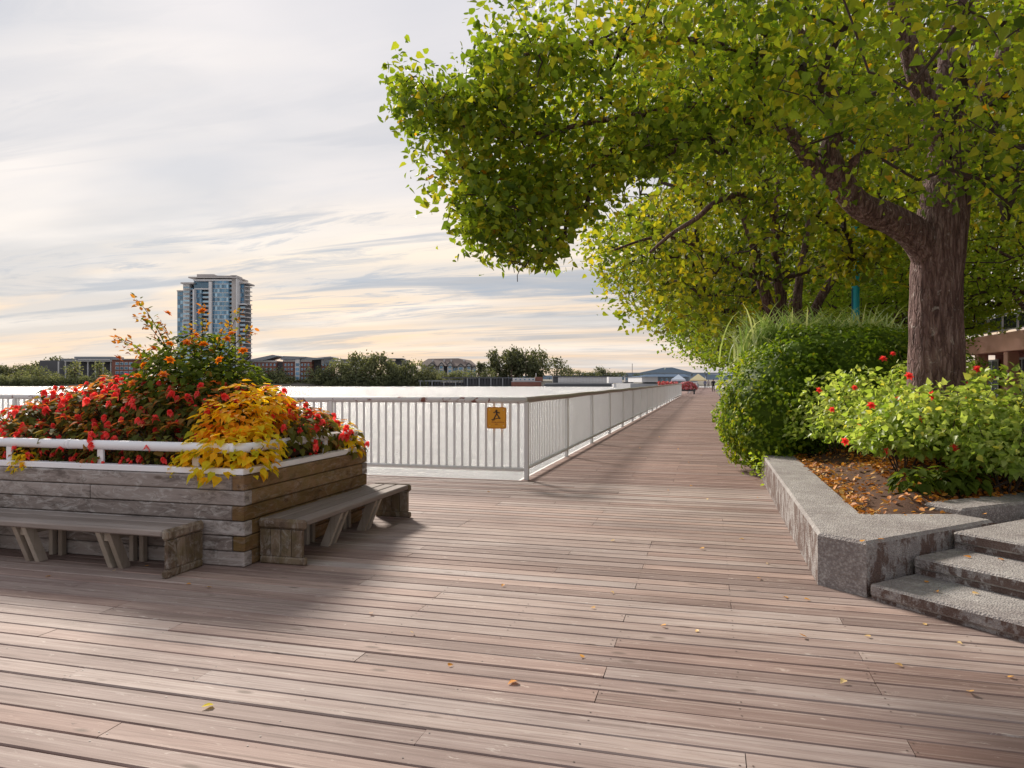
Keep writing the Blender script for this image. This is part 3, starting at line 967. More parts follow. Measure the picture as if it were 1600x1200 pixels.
# pale kerb slab at the top of the steps
m = MB()
KM = Matrix.Translation((1.99, 6.80, 0)) @ Matrix.Rotation(math.radians(40), 4, 'Z')
m.box(.06, 4.5, -.02, .34, .0, .43, KM, .02)
tag(m.build('concrete_kerb', MAT['concrete_clean'], org=(3, 7.8, 0)), 'pale concrete kerb slab at the top of the steps in front of the roses', 'kerb')


def sstep(a, b, x):
    t = min(1, max(0, (x - a) / (b - a)))
    return t * t * (3 - 2 * t)


def soil_z(x, y):
    s = (x - 1.99) * -.643 + (y - 6.80) * .766
    if s < 0: return .24
    k = min(max(x - 1.2, 0), s * 1.0 + .05)
    base = .355 + .55 * sstep(0, 2.2, k) + .25 * sstep(1.5, 5, k)
    if y > 12: base = min(base, .5)
    return base + .03 * math.sin(x * 5.1 + y * 3.3) * sstep(0, .6, k) + .015 * math.sin(x * 13 - y * 9)


gx = np.concatenate([np.arange(1.215, 6, .12), np.arange(6, 13, .6)])
gy = np.concatenate([np.arange(6.5, 13, .12), np.arange(13, 46.5, 1.2)])
m = MB()
m.add([(float(x), float(y), soil_z(x, y)) for y in gy for x in gx],
      [(j * len(gx) + i, j * len(gx) + i + 1, (j + 1) * len(gx) + i + 1, (j + 1) * len(gx) + i) for j in range(len(gy) - 1) for i in range(len(gx) - 1)])
tag(m.build('garden_soil', MAT['soil'], smooth=True), kind='structure')

# ================================================================== FLOWERS IN THE PLANTER
def dome(n, rx, rz, zmin=0.05, inner=.45, seed_pow=.5):
    """points and outward directions in an upright dome"""
    d = rdir(n)
    d[:, 2] = np.abs(d[:, 2])
    r = inner + (1 - inner) * RNG.random(n) ** seed_pow
    P = d * r[:, None] * np.array([rx, rx, rz - zmin]) + np.array([0, 0, zmin])
    return P, d


def flower_mesh(size, mat, kind):
    m_v, m_f, m_r = [], [], []
    if kind == 'bell':             # a few hanging, overlapping petals
        for k in range(7):
            a = 2 * math.pi * k / 7 + .3
            T = np.array([[.55 * math.cos(a), .55 * math.sin(a), -.75 + .5 * (k % 2)]])
            N = np.array([[math.cos(a), math.sin(a), .8]])
            V, F, R = leaf_arrays(np.array([[0, 0, .0 - .012 * (k % 3)]]), N, T, np.array([size * (0.8 + .3 * (k % 3) / 2)]), np.array([.2 + .1 * k]), HEART)
            m_f.append(F + sum(len(v) for v in m_v)); m_v.append(V); m_r.append(R)
    else:                          # a round head of many petals
        for ring, (cnt, el, s) in enumerate(((6, .15, 1.0), (5, .6, .8), (4, 1.1, .55))):
            for k in range(cnt):
                a = 2 * math.pi * (k + ring * .5) / cnt
                T = np.array([[math.cos(a) * math.cos(el), math.sin(a) * math.cos(el), math.sin(el)]])
                N = np.array([[-math.cos(a) * math.sin(el), -math.sin(a) * math.sin(el), math.cos(el)]])
                V, F, R = leaf_arrays(np.array([[0, 0, .003 * ring]]), N, T, np.array([size * s * .62]), np.array([.3 + .2 * ring + .05 * k]), HEART)
                m_f.append(F + sum(len(v) for v in m_v)); m_v.append(V); m_r.append(R)
    return np_mesh('flower', np.concatenate(m_v), np.concatenate(m_f), np.concatenate(m_r), mat)


FL_RED = [flower_mesh(.068, MAT['red'], 'bell'), flower_mesh(.056, MAT['red'], 'bell')]
FL_ROSE = [flower_mesh(.062, MAT['red'], 'head'), flower_mesh(.05, MAT['red'], 'head')]
FL_ORANGE = [flower_mesh(.06, MAT['orange'], 'head')]

RED_LABEL = 'bedding plant with dark bronze-green leaves and hanging red flowers in the timber planter'
YEL_LABEL = 'clump of bright yellow and gold pointed leaves spilling over the white planter rail'


def place(o, x, y, z, rz, sc):
    o.location = (x, y, z)
    o.rotation_euler = (0, 0, rz)
    o.scale = (sc, sc, sc)


red_protos = []
for v in range(5):
    o = empty('flowering_plant', (0, 0, 0), RED_LABEL, 'flower', 'red flowering plants massed in the planter')
    n = 120
    P, d = dome(n, .27, .43, .04, .5)
    N = d + np.array([0, 0, .7]) + RNG.normal(size=(n, 3)) * .35
    T = d * np.array([1, 1, .2]) + np.array([0, 0, -.45]) + RNG.normal(size=(n, 3)) * .25
    R = np.clip(RNG.normal(.26, .19, n) + .36 * (P[:, 2] > .33) * RNG.random(n), 0, 1)
    leaves('foliage', P, N, T, RNG.uniform(.055, .10, n), R, HEART, MAT['leaf_bronze'], o)
    m = MB()
    for k in range(9):
        a = k * .7
        e = Vector((math.cos(a) * .17, math.sin(a) * .17, .28))
        m.tube([(0, 0, -.05), e * .5 + Vector((0, 0, .05)), e], [.006, .005, .003], 4)
    m.build('stem', MAT['twig'], o)
    for k in range(8 + v % 3):
        q, dd = dome(1, .325, .45, .04, .98)
        f = link('flower', FL_RED[k % 2], o)
        f.location = q[0]
        f.rotation_euler = (random.uniform(-.5, .5), random.uniform(-.5, .5), random.uniform(0, 6.28))
    red_protos.append(o)

yel_protos = []
for v in range(3):
    o = empty('yellow_foliage_plant', (0, 0, 0), YEL_LABEL, 'plant', 'yellow leaved plants at the edges of the planter')
    n = 160
    P, d = dome(n, .22, .34, .0, .55)
    N = d + np.array([0, 0, .8]) + RNG.normal(size=(n, 3)) * .35
    T = d * np.array([1, 1, .2]) + np.array([0, 0, -.5]) + RNG.normal(size=(n, 3)) * .3
    R = np.clip(RNG.normal(.42, .22, n) + (.22 if v == 2 else -.05), 0, 1)
    leaves('foliage', P, N, T, RNG.uniform(.04, .085, n), R, HEART, MAT['leaf_yellow'], o)
    m = MB()
    for k in range(7):
        a = k * .9
        m.tube([(0, 0, -.05), (math.cos(a) * .07, math.sin(a) * .07, .12), (math.cos(a) * .13, math.sin(a) * .13, .2)], [.005, .004, .003], 4)
    m.build('stem', MAT['twig'], o)
    yel_protos.append(o)

YL2 = {0: 'yellow leafy clump hanging through the rail, leftmost of those at the right front corner', 1: 'yellow leafy clump behind the rail, second from the right front corner', 2: 'bright yellow clump in the right front corner of the planter rail',
       4: 'yellow clump leaning over the right side rail just behind the corner', 5: 'golden clump above the yellow ones, left of the right front corner', 6: 'golden clump above the yellow ones, at the right front corner',
       7: 'orange-gold clump in the middle of the yellow patch', 8: 'orange-gold clump at the right of the yellow patch', 12: 'small yellow clump at the far left of the planter front', 13: 'small golden clump on the left end of the planter',
       14: 'topmost orange-gold clump of the yellow patch, right of the tall shrub'}
used = set()


def put(protos, i, x, y, z, sc, label=None):
    o = protos[i]
    if o.name in used:
        o = copy_tree(o)
    used.add(o.name)
    place(o, x, y, z, random.uniform(0, 6.28), sc)
    if label: o['label'] = label
    return o


def sstep_(a, b, x):
    t = min(1, max(0, (x - a) / (b - a)))
    return t * t * (3 - 2 * t)


def yellow_zone(x, y):
    return (x > -4.40 and y < 5.62 and x < -3.70) or (x > -4.25 and y < 6.0 and x < -3.85)


spots = []
ROWN = ['front row just behind the white rail', 'second row from the front', 'third row', 'fourth row', 'fifth row', 'sixth row', 'back row beside the river railing']
ORD = ['right-hand end plant', 'second from the right', 'third from the right', 'fourth from the right', 'fifth from the right', 'sixth from the right', 'seventh from the right', 'eighth from the right', 'ninth from the right', 'tenth from the right', 'eleventh from the right', 'twelfth from the right', 'thirteenth from the right', 'fourteenth from the right']
for j in range(7):
    c = 0
    for i in range(13, -1, -1):
        x = PX0 + .24 + (PX1 - PX0 - .46) * i / 13 + random.uniform(-.06, .06)
        y = PY0 + .30 + (PY1 - PY0 - .54) * j / 6 + random.uniform(-.05, .05)
        if yellow_zone(x, y) or (x < -6.7 and y < 5.5): continue
        if (x + 5.05) ** 2 / .40 ** 2 + (y - 6.3) ** 2 / .32 ** 2 < 1: continue
        spots.append((x, y, 'red-flowered bronze plant in the ' + ROWN[j] + ', ' + ORD[c]))
        c += 1
for k, (x, y, lab) in enumerate(spots):
    left = sstep_(-7.1, -6.0, x)
    put(red_protos, k % 5, x, y, mound(x, y) - .02, random.uniform(.76, .96) * (.66 + .34 * left), lab)
for k, (x, y, s, lab) in enumerate([(-4.30, 5.20, .62, None), (-4.12, 5.25, .95, None), (-3.92, 5.20, 1.05, None), (-3.76, 5.28, 1.0, 'yellow-green leafy clump hanging over the right front corner of the planter rail'),
                                    (-3.76, 5.50, .9, None), (-4.20, 5.48, .95, None), (-3.98, 5.50, 1.1, None), (-4.15, 5.75, 1.1, None), (-3.95, 5.78, 1.0, None),
                                    (-3.78, 6.95, .95, 'yellow-green leafy clump at the far right corner of the planter, beside the railing'), (-5.92, 5.13, .55, 'small yellow leafy clump under the white planter rail near the left post'),
                                    (-6.35, 5.20, .8, 'golden leafy clump at the left end of the planter front'), (-6.75, 5.30, .8, None), (-6.95, 5.6, .7, None), (-4.02, 6.02, 1.0, None), (-4.75, 6.05, .62, 'small orange-gold clump among the red flowers below the tall shrub'), (-5.5, 5.45, .5, 'small gold clump among the red flowers in the middle of the front')]):
    put(yel_protos, 2 if k in (5, 6, 7, 8, 14, 15) else k % 2, x, y, mound(x, y) + (.06 if k in (4, 5, 6, 7, 8, 14, 15) else 0), s * 1.12, lab or YL2[k])

for k in range(13):                                            # small plants that show below the pipe rail
    x = PX0 + .30 + k * (PX1 - PX0 - .5) / 12.2
    if x > -4.45: continue
    put(red_protos, k % 5, x, PY0 + .20, PTOP - .06, random.uniform(.46, .56), 'low red-flowered plant showing under the white pipe rail, ' + ORD[11 - k if k < 12 else 0].replace('right-hand end plant', 'rightmost'))
for k in range(6):
    put(red_protos, k % 5, PX1 - .21, 5.75 + k * .24, PTOP - .06, random.uniform(.45, .55), 'low plant under the side rail above the right bench, ' + ['first', 'second', 'third', 'fourth', 'fifth', 'last'][k] + ' from the front')
# the tall shrub in the middle, orange flowers and arching twigs
BX, BY = -5.05, 6.30
o = empty('tall_shrub', (BX, BY, 1.0), 'tall green shrub with orange flowers and arching twigs in the middle of the planter', 'shrub')
n = 5000
P, d = dome(n, .96, 1.0, .0, .30, .5)
P[:, 2] *= (1 - .25 * (np.abs(P[:, 0]) / .62))
P = P * np.array([1, .8, 1]) + np.array([BX, BY, 1.02])
N = d + np.array([0, 0, .6]) + RNG.normal(size=(n, 3)) * .5
T = d + np.array([0, 0, -.3]) + RNG.normal(size=(n, 3)) * .4
arch = []                                                     # arching twigs: base, middle, tip
tw = MB()
for k, (tx, ty, d1, bend) in enumerate([(213, 468, 7.35, .20), (222, 498, 7.2, .12), (182, 528, 7.15, .10), (250, 505, 7.5, .1), (318, 486, 7.35, .02), (392, 519, 7.4, .16), (372, 490, 7.5, .05), (300, 515, 7.1, .0), (200, 545, 7.4, .05), (350, 510, 7.2, .04)]):
    tip = at(tx, ty, d1)
    b = Vector((BX + (tip.x - BX) * .35, BY + (tip.y - BY) * .3, 1.55))
    mid = (b + tip) / 2 + Vector((0, 0, bend))
    pts = [b * (1 - t) ** 2 + mid * 2 * t * (1 - t) + tip * t * t for t in np.linspace(0, 1, 9)]
    tw.tube([Vector((BX, BY, .95))] + pts, [.012] + [.007 - .0006 * i for i in range(9)], 5)
    for i, p in enumerate(pts):
        for q in range(9 if i > 1 else 4):
            arch.append(((p + Vector([random.gauss(0, .028) for _ in range(3)])), (pts[min(i + 1, 8)] - pts[max(0, i - 1)]).normalized(), i / 8))
for k in range(24):
    a = random.uniform(0, 6.28)
    e = Vector((BX + .55 * math.cos(a), BY + .45 * math.sin(a), 1.25 + random.uniform(0, .55)))
    tw.tube([(BX, BY, .95), (Vector((BX, BY, 1.1)) + e) / 2 + Vector((0, 0, .06)), e], [.011, .008, .003], 4)
tw.build('branches', MAT['twig'], o)['kind'] = 'stuff'
aP = np.array([list(a[0]) for a in arch]); aT = np.array([list(a[1]) for a in arch]) + RNG.normal(size=(len(arch), 3)) * .7
aN = np.array([[0, 0, 1.0]] * len(arch)) + RNG.normal(size=(len(arch), 3)) * .6
R = np.concatenate([np.clip(RNG.normal(.45, .2, n), 0, .9), np.clip(np.array([.55 + .5 * a[2] for a in arch]) + RNG.normal(size=len(arch)) * .15, 0, 1)])
leaves('foliage', np.concatenate([P, aP]), np.concatenate([N, aN]), np.concatenate([T, aT]), np.concatenate([RNG.uniform(.06, .11, n), RNG.uniform(.04, .065, len(arch))]), R, OVAL, MAT['leaf_bush'], o)
for k, (px, py, d1) in enumerate([(265, 538, 6.75), (292, 536, 6.8), (318, 539, 6.75), (362, 522, 7.0), (380, 549, 6.9), (265, 563, 6.65), (255, 586, 6.6), (225, 571, 6.8), (207, 600, 6.7), (343, 563, 6.7), (316, 487, 7.3), (355, 530, 7.1), (240, 545, 6.9), (306, 525, 6.9), (262, 490, 7.3), (185, 560, 6.9), (215, 588, 6.6)]):
    f = link('flower', FL_ORANGE[0], o)
    f.location = at(px, py, d1) - Vector(o.location)
    f.rotation_euler = (random.uniform(.2, 1.0), random.uniform(-.5, .5), random.uniform(0, 6.28))
    f.scale = [random.uniform(1.15, 1.6)] * 3


# ================================================================== HEDGE, STRIPED GRASS, ROSES
def blob(name, ells, n, size, mat, parent, tpl, flat=.35, jitter=.08, zmin=0.0, R0=(.45, .2), lumps=6.0, sunlit_tint=0.0):
    """leaves over the outside of a union of ellipsoids (centre, radii)"""
    Ps, Ns = [], []
    areas = np.array([(e[1][0] * e[1][1] + e[1][0] * e[1][2] + e[1][1] * e[1][2]) for e in ells])
    for e, a in zip(ells, areas):
        k = int(n * a / areas.sum())
        d = rdir(k)
        c, r = np.array(e[0]), np.array(e[1])
        lump = 1 + .075 * np.sin(d[:, 0] * lumps * 1.3 + c[0]) * np.sin(d[:, 1] * lumps + 1) + .07 * np.sin(d[:, 2] * lumps * 1.7 + d[:, 0] * 4 + c[1]) + .035 * np.sin(d[:, 0] * lumps * 3.1) * np.sin(d[:, 2] * lumps * 2.9 + 2)
        P = c + d * r * lump[:, None] * (1 - np.abs(RNG.normal(size=(k, 1))) * jitter)
        Ns.append(unit(d / r))
        Ps.append(P)
    P, N = np.concatenate(Ps), np.concatenate(Ns)
    keep = P[:, 2] > zmin
    for e in ells:
        q = (((P - np.array(e[0])) / np.array(e[1])) ** 2).sum(1)
        keep &= q > .70
    P, N = P[keep], N[keep]
    k = len(P)
    T = np.cross(N, RNG.normal(size=(k, 3))) + np.array([0, 0, .1]) + N * .7
    N2 = N + RNG.normal(size=(k, 3)) * flat + np.array([0, 0, .3])
    R = np.clip(RNG.normal(R0[0], R0[1], k) + sunlit_tint * np.clip((1.3 - P[:, 0]) / .9, 0, 1), 0, 1)  # leaves towards the left are tinted yellower, sunlight painted into their colour
    return leaves(name, P, N2, T, RNG.uniform(size * .7, size * 1.3, k), R, tpl, mat, parent)


def core(parent, ells, mat, f=.88, name='inner_growth'):
    m = MB()
    for c, r in ells:
        nu, nv = 14, 8
        vs = []
        for j in range(nv + 1):
            th = math.pi * j / nv
            for i in range(nu):
                a = 2 * math.pi * i / nu
                vs.append((c[0] + r[0] * f * math.sin(th) * math.cos(a), c[1] + r[1] * f * math.sin(th) * math.sin(a), max(.02, c[2] + r[2] * f * math.cos(th))))
        m.add(vs, [(j * nu + i, j * nu + (i + 1) % nu, (j + 1) * nu + (i + 1) % nu, (j + 1) * nu + i) for j in range(nv) for i in range(nu)], .2)
    o = m.build(name, mat, parent, smooth=True)
    return o


hed = empty('hedge', (2.2, 13.0, .35), 'large rounded dark green clipped shrub overhanging the boardwalk edge, with lighter yellow-green left side', 'shrub')
E = [((1.15, 12.5, 1.0), (1.05, 1.25, 1.08)), ((1.95, 13.0, 1.36), (1.5, 1.5, 1.08)), ((2.9, 13.5, 1.42), (1.40, 1.4, 1.04)), ((2.1, 12.2, .9), (1.05, .95, .85)),
     ((.75, 12.7, .80), (.62, .95, .74)), ((3.0, 12.6, 1.1), (.9, .8, .9)), ((.95, 11.9, .55), (.5, .5, .45)), ((1.45, 12.2, 1.75), (.55, .5, .42)), ((2.5, 12.6, 1.9), (.6, .55, .45)), ((.65, 12.3, 1.2), (.42, .5, .4)), ((1.75, 11.75, 1.1), (.45, .4, .42))]
blob('foliage', E, 42000, .07, MAT['leaf_hedge'], hed, OVAL, flat=.5, jitter=.06, zmin=.12, sunlit_tint=.26, R0=(.40, .2))
core(hed, E, MAT['leaf_hedge'], .86)
m = MB()
for k in range(16):
    a = random.uniform(0, 6.28)
    m.tube([(2.0 + random.uniform(-.3, .3), 12.8, .3), (2.0 + .7 * math.cos(a), 12.8 + .7 * math.sin(a), .8), (2.0 + 1.1 * math.cos(a), 12.8 + 1.1 * math.sin(a), 1.3)], [.03, .02, .01], 5)
m.build('branches', MAT['twig'], hed)['kind'] = 'stuff'

# wisps of the hedge that trail over the wall on to the boards
o = empty('trailing_sprig', (.92, 11.4, .2), 'feathery pale green sprig trailing over the wall below the clipped shrub', 'plant')
n = 260
P = np.array([.82, 11.35, .24]) + RNG.normal(size=(n, 3)) * np.array([.12, .30, .12])
leaves('foliage', P, rdir(n) + np.array([0, 0, 1]), rdir(n) * .6 + np.array([-.4, -.3, -.5]), RNG.uniform(.04, .08, n), RNG.uniform(.3, .8, n), FOLD, MAT['leaf_lime'], o)


def blades(name, c, n, length, spread, mat, label, cat='grass'):
    o = empty(name, c, label, cat)
    Vs, Fs, Rs = [], [], []
    b = 0
    for i in range(n):
        a = random.uniform(0, 6.28)
        lean = random.uniform(.45, 1.25)
        L = length * random.uniform(.6, 1.1)
        w = random.uniform(.010, .020)
        base = Vector((random.gauss(0, spread), random.gauss(0, spread * .7), 0))
        dirv = Vector((math.cos(a), math.sin(a), 0))
        side = Vector((-dirv.y, dirv.x, 0))
        r = random.random()
        for k in range(6):
            t = k / 5
            p = base + dirv * (lean * L * .75 * t ** 1.6) + Vector((0, 0, L * (t - .52 * lean * t ** 2.6)))
            ww = w * (1 - t ** 2) + .002
            Vs += [p - side * ww, p + side * ww]
            Rs += [r, r]
        for k in range(5):
            Fs.append((b + 2 * k, b + 2 * k + 1, b + 2 * k + 3, b + 2 * k + 2))
        b += 12
    me = np_mesh('blade', np.array([list(v) for v in Vs]), np.array(Fs), Rs, mat)
    f = link('blades', me, o)
    f['kind'] = 'stuff'
    return o


blades('ornamental_grass', (1.35, 14.0, 1.85), 800, 1.30, .36, MAT['blade'], 'tall striped pale green grass arching behind the clipped shrub at its left end')
blades('ornamental_grass', (2.5, 14.6, 1.95), 620, 1.20, .50, MAT['blade'], 'tall green arching grass behind the clipped shrub nearer the turquoise lamp post')

# roses
ROSES = [(1.95, 10.3, 'rose bush nearest the clipped shrub, its pale leaves leaning left'), (2.15, 9.2, 'low pale-leaved rose bush mid bed with a red bloom low on it'),
         (2.35, 8.35, 'front rose bush above the orange leaf litter'), (2.85, 10.6, 'pale green rose bush to the left behind the big trunk'), (2.95, 8.6, 'rose bush directly before the foot of the big tree'),
         (3.35, 8.05, 'leggy rose bush at the right with bare stems showing'), (3.75, 9.0, 'light green rose bush to the right of the trunk with a red bloom on top'), (4.2, 8.6, 'rose bush at the right edge of the picture'),
         (4.4, 9.8, 'rose bush behind at the right below the pink building'), (1.75, 11.2, 'small rose bush tucked against the front of the clipped shrub'), (2.0, 8.55, 'small leafy rose bush nearest the kerb wall, over the bare soil strip'),
         (2.75, 7.95, 'rose bush at the front above the broad-leaved plant'), (3.75, 8.35, 'rose bush in the front right corner of the bed behind the pale kerb')]
for k, (x, y, lab) in enumerate(ROSES):
    z = soil_z(x, y)
    o = empty('rose_bush', (x, y, z), lab, 'rose bush', 'rose bushes in the bed under the big tree')
    H = (1.18 if k not in (1, 2, 5, 10, 11) else (.88 if k < 10 else .72))
    n = 1500
    P, d = dome(n, .70 if k < 10 else .52, H, .22, .35, .6)
    P = P + np.array([x, y, z])
    N = d * .6 + np.array([0, 0, .45]) + RNG.normal(size=(n, 3)) * .75
    T = d + np.array([0, 0, -.5]) + RNG.normal(size=(n, 3)) * .5
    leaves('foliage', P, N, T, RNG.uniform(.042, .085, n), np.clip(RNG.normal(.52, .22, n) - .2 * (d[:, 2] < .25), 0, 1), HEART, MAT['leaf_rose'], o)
    for q in range(7):
        a = q * .9 + k
        e = Vector((x + .42 * math.cos(a), y + .42 * math.sin(a), z + H * random.uniform(.6, .95)))
        m = MB()
        m.tube([(x + .05 * math.cos(a), y + .05 * math.sin(a), z - .05), Vector((x + .22 * math.cos(a), y + .22 * math.sin(a), z + H * .45)), e], [.009, .007, .003], 5)
        m.build('stem', MAT['twig'], o)
RL = [(1575, 655, 7.8), (1405, 625, 8.4), (1320, 690, 8.3), (1490, 700, 7.5), (1280, 610, 10.2), (1540, 690, 7.6), (1300, 640, 9.6), (1440, 655, 7.9), (1550, 590, 8.6), (1475, 640, 8.0), (1380, 561, 9.6), (1420, 588, 8.4), (1456, 618, 8.1), (1527, 577, 8.9), (1361, 634, 8.6), (1335, 606, 9.6), (1507, 625, 8.3), (1568, 630, 8.5), (1343, 667, 8.5), (1386, 705, 7.9), (1509, 600, 8.8), (1395, 553, 10.0)]
roots = [q for q in bpy.data.objects if q.name.startswith('rose_bush')]
for k, (px, py, d) in enumerate(RL):
    p = at(px, py, d - .5)
    near = min(roots, key=lambda r: (Vector(r.location) + Vector((0, 0, .6)) - p).length)
    f = link('flower', FL_ROSE[0 if k in (1, 2, 3, 4, 0) else 1], near)
    f.location = p - Vector(near.location)
    f.rotation_euler = (1.0 + random.uniform(-.3, .3), random.uniform(-.3, .3), YAW + random.uniform(-.4, .4))
    f.scale = [1.8 if 10 <= k < 15 else 1.35] * 3

o = empty('broad_leaved_plant', (1.95, 7.55, soil_z(1.95, 7.55)), 'low dark green broad-leaved plant at the front of the rose bed', 'plant')
x, y, z = o.location
for dx, dy, n in ((-.1, 0, 70), (.22, .10, 60), (.42, .22, 40)):
    P, d = dome(n, .17, .24, .02, .4)
    P += np.array([x + dx, y + dy, z])
    leaves('foliage', P, d + np.array([0, 0, .8]) + RNG.normal(size=(n, 3)) * .3, d * np.array([1, 1, .2]) + np.array([0, 0, -.3]), RNG.uniform(.08, .13, n), RNG.uniform(.15, .55, n), HEART, MAT['leaf_bush'], o)
m = MB()
a = Vector((2.62, 7.86, soil_z(2.62, 7.86) + .03))
m.tube([a, a + Vector((.25, .1, .10)), a + Vector((.48, .14, .30)), a + Vector((.6, .2, .55))], [.014, .013, .010, .006], 6)
m.tube([a + Vector((.25, .1, .10)), a + Vector((.30, .28, .26))], [.009, .004], 5)
tag(m.build('dead_branch', MAT['twig'], org=a, smooth=True), 'bare grey dead branch lying across the front of the rose bed', 'branch')

# fallen leaves in the bed
P = []
while len(P) < 11000:
    x, y = random.uniform(1.22, 5.0), random.uniform(6.6, 13)
    s = (x - 1.99) * -.643 + (y - 6.80) * .766
    if s < .02: continue
    edge = (x - 1.22) < .16
    if edge or (random.random() < (.12 if x < 1.8 else .95) and s > .25) or random.random() < .10:
        P.append((x, y, soil_z(x, y) + random.uniform(.006, .03)))
P = np.array(P)
n = len(P)
leaves('leaf_litter', P, rdir(n) * .7 + np.array([0, 0, 1]), rdir(n), RNG.uniform(.035, .075, n), RNG.random(n), OVAL, MAT['litter'])


def single_leaf(p, size, r, mat, label, group, name='fallen_leaf'):
    V, F, R = leaf_arrays(np.zeros((1, 3)), np.array([[random.uniform(-.3, .3), random.uniform(-.3, .3), 1]]), rdir(1) * np.array([1, 1, .1]), np.array([size]), np.array([r]), MAPLE if size > .055 else HEART)
    V = V - np.array([0, 0, V[:, 2].min()])
    o = link(name, np_mesh(name, V, F, R, mat), None, Vector(p))
    return tag(o, label, 'leaf', group)


GL = 'fallen leaves on the boards'
single_leaf(gp(807, 1064, .004), .055, .62, MAT['litter'], 'curled orange leaf alone on the boards at the bottom centre', GL)
single_leaf(gp(333, 1101, .004), .05, .2, MAT['leaf_yellow'], 'pale yellow leaf on the boards at the bottom left', GL)
DECK_LEAVES = [(911, 1027), (643, 991), (787, 915), (955, 926), (1230, 934), (1360, 995), (1040, 979), (1090, 987), (1257, 937), (930, 950), (1185, 905), (1496, 1004), (1445, 976), (1576, 1058), (1200, 880), (1100, 858), (1162, 842), (1157, 733), (1184, 777),
               (1211, 760), (1000, 700), (1030, 683), (1095, 711), (1060, 702), (1078, 759), (1044, 766), (762, 768), (72, 901), (179, 893), (231, 885), (298, 912), (323, 918), (1105, 780), (960, 845), (1250, 995), (1517, 1085), (1410, 1040), (580, 960), (1075, 723), (1125, 690), (985, 675), (700, 1040), (1320, 1065)]


def ordw(k):
    ones = ['first', 'second', 'third', 'fourth', 'fifth', 'sixth', 'seventh', 'eighth', 'ninth', 'tenth', 'eleventh', 'twelfth', 'thirteenth', 'fourteenth', 'fifteenth', 'sixteenth', 'seventeenth', 'eighteenth', 'nineteenth', 'twentieth']
    return ones[k] if k < 20 else ('twenty-' + ones[k - 20] if k < 29 else 'thirtieth' if k == 29 else 'last')


def leaf_zone(px, py):
    if py < 730: return 'far along the reddish walk'
    if px < 350: return 'in front of the front bench'
    if py < 870 and px > 1000: return 'on the walk beside the garden wall'
    if px > 1150: return 'in the right foreground before the steps'
    return 'in the left middle of the deck' if px < 800 else 'in the open middle of the deck'


zc = {}
for px, py in sorted(DECK_LEAVES):
    zn = leaf_zone(px, py)
    zc[zn] = zc.get(zn, -1) + 1
    single_leaf(gp(px, py, .004), random.uniform(.028, .042), random.uniform(.7, 1), MAT['litter'], 'small pale fallen leaf ' + zn + ', ' + ordw(zc[zn]) + ' from the left', GL)
STEP_LEAVES = [(.35, .2, 0), (.9, .35, 0), (.5, .35, 0), (.25, .3, 1), (.4, .42, 1), (.2, .35, 0), (1.3, .3, 1), (.8, .3, 2), (.6, .9, 2), (.3, .6, 2), (1.2, .5, 2)]
for u, v, i in STEP_LEAVES:
    p = UV @ Vector((u, i * .505 + v, 0))
    single_leaf((p.x, p.y, .114 + i * .126 + .004), random.uniform(.035, .05), random.uniform(.5, 1), MAT['litter'], 'small orange-brown leaf on the ' + ('bottom', 'middle', 'top')[i] + ' concrete step, ' + ordw(sorted(a + b * .01 for a, b, c in STEP_LEAVES if c == i).index(u + v * .01)) + ' from the wall', 'fallen leaves on the steps')
for px, py in [(1345, 846), (1372, 842), (1365, 800), (1540, 805), (1500, 795)]:
    single_leaf(gp(px, py, WH + .004), .04, random.uniform(.6, 1), MAT['litter'], 'dry orange leaf on top of the concrete wall, ' + ordw([1345, 1365, 1372, 1500, 1540].index(px)) + ' from the left', 'fallen leaves on the wall')
for px, py in [(478, 770), (484, 779), (508, 770), (546, 761), (560, 758), (30, 795), (265, 807)]:
    single_leaf(gp(px, py, .366), random.uniform(.03, .05), .4, MAT['red'], 'fallen red petal on the seat of the ' + ('right' if px > 300 else 'front') + ' bench, ' + ordw([478, 484, 508, 546, 560].index(px) if px > 300 else (px > 100)) + ' from the left', 'fallen petals on the benches', 'fallen_petal')


# ================================================================== TREES BY THE BOARDWALK
def grow(name, mat, parent, start_nodes, clumps, r_tip=.004):
    """thin branches that join every clump of leaves to the limbs"""
    nodes = [np.array(p) for p in start_nodes]
    n0 = len(nodes)
    par = [-1] * n0
    c0 = np.array(start_nodes[0])
    order = np.argsort([np.linalg.norm(np.array(c) - c0) for c in clumps])
    arr = np.zeros((n0 + 3 * len(clumps) + 5, 3))
    arr[:n0] = nodes
    cnt = n0
    leafn = []
    for i in order:
        c = np.array(clumps[i])
        dd = np.linalg.norm(arr[:cnt] - c, axis=1)
        j = int(np.argmin(dd))
        p = arr[j]
        m1 = p + (c - p) * .5 + np.array([0, 0, .08 * dd[j]]) + RNG.normal(size=3) * .05 * dd[j]
        arr[cnt] = m1; par.append(j); cnt += 1
        arr[cnt] = c; par.append(cnt - 1); cnt += 1
        leafn.append(cnt - 1)
    w = np.zeros(cnt)
    w[leafn] = 1
    for i in range(cnt - 1, n0 - 1, -1):
        if par[i] >= 0: w[par[i]] += w[i]
    m = MB()
    for i in range(n0, cnt):
        j = par[i]
        r1 = min(.06, r_tip * w[i] ** .5)
        r0 = min(.065, r_tip * max(w[i], min(w[j], w[i] * 2)) ** .5) if j >= n0 else r1 * 1.25
        m.tube([arr[j], arr[i]], [r0, r1], 4, cap=False, rnd=.5)
    o = m.build(name, mat, parent)
    o['kind'] = 'stuff'
    return o


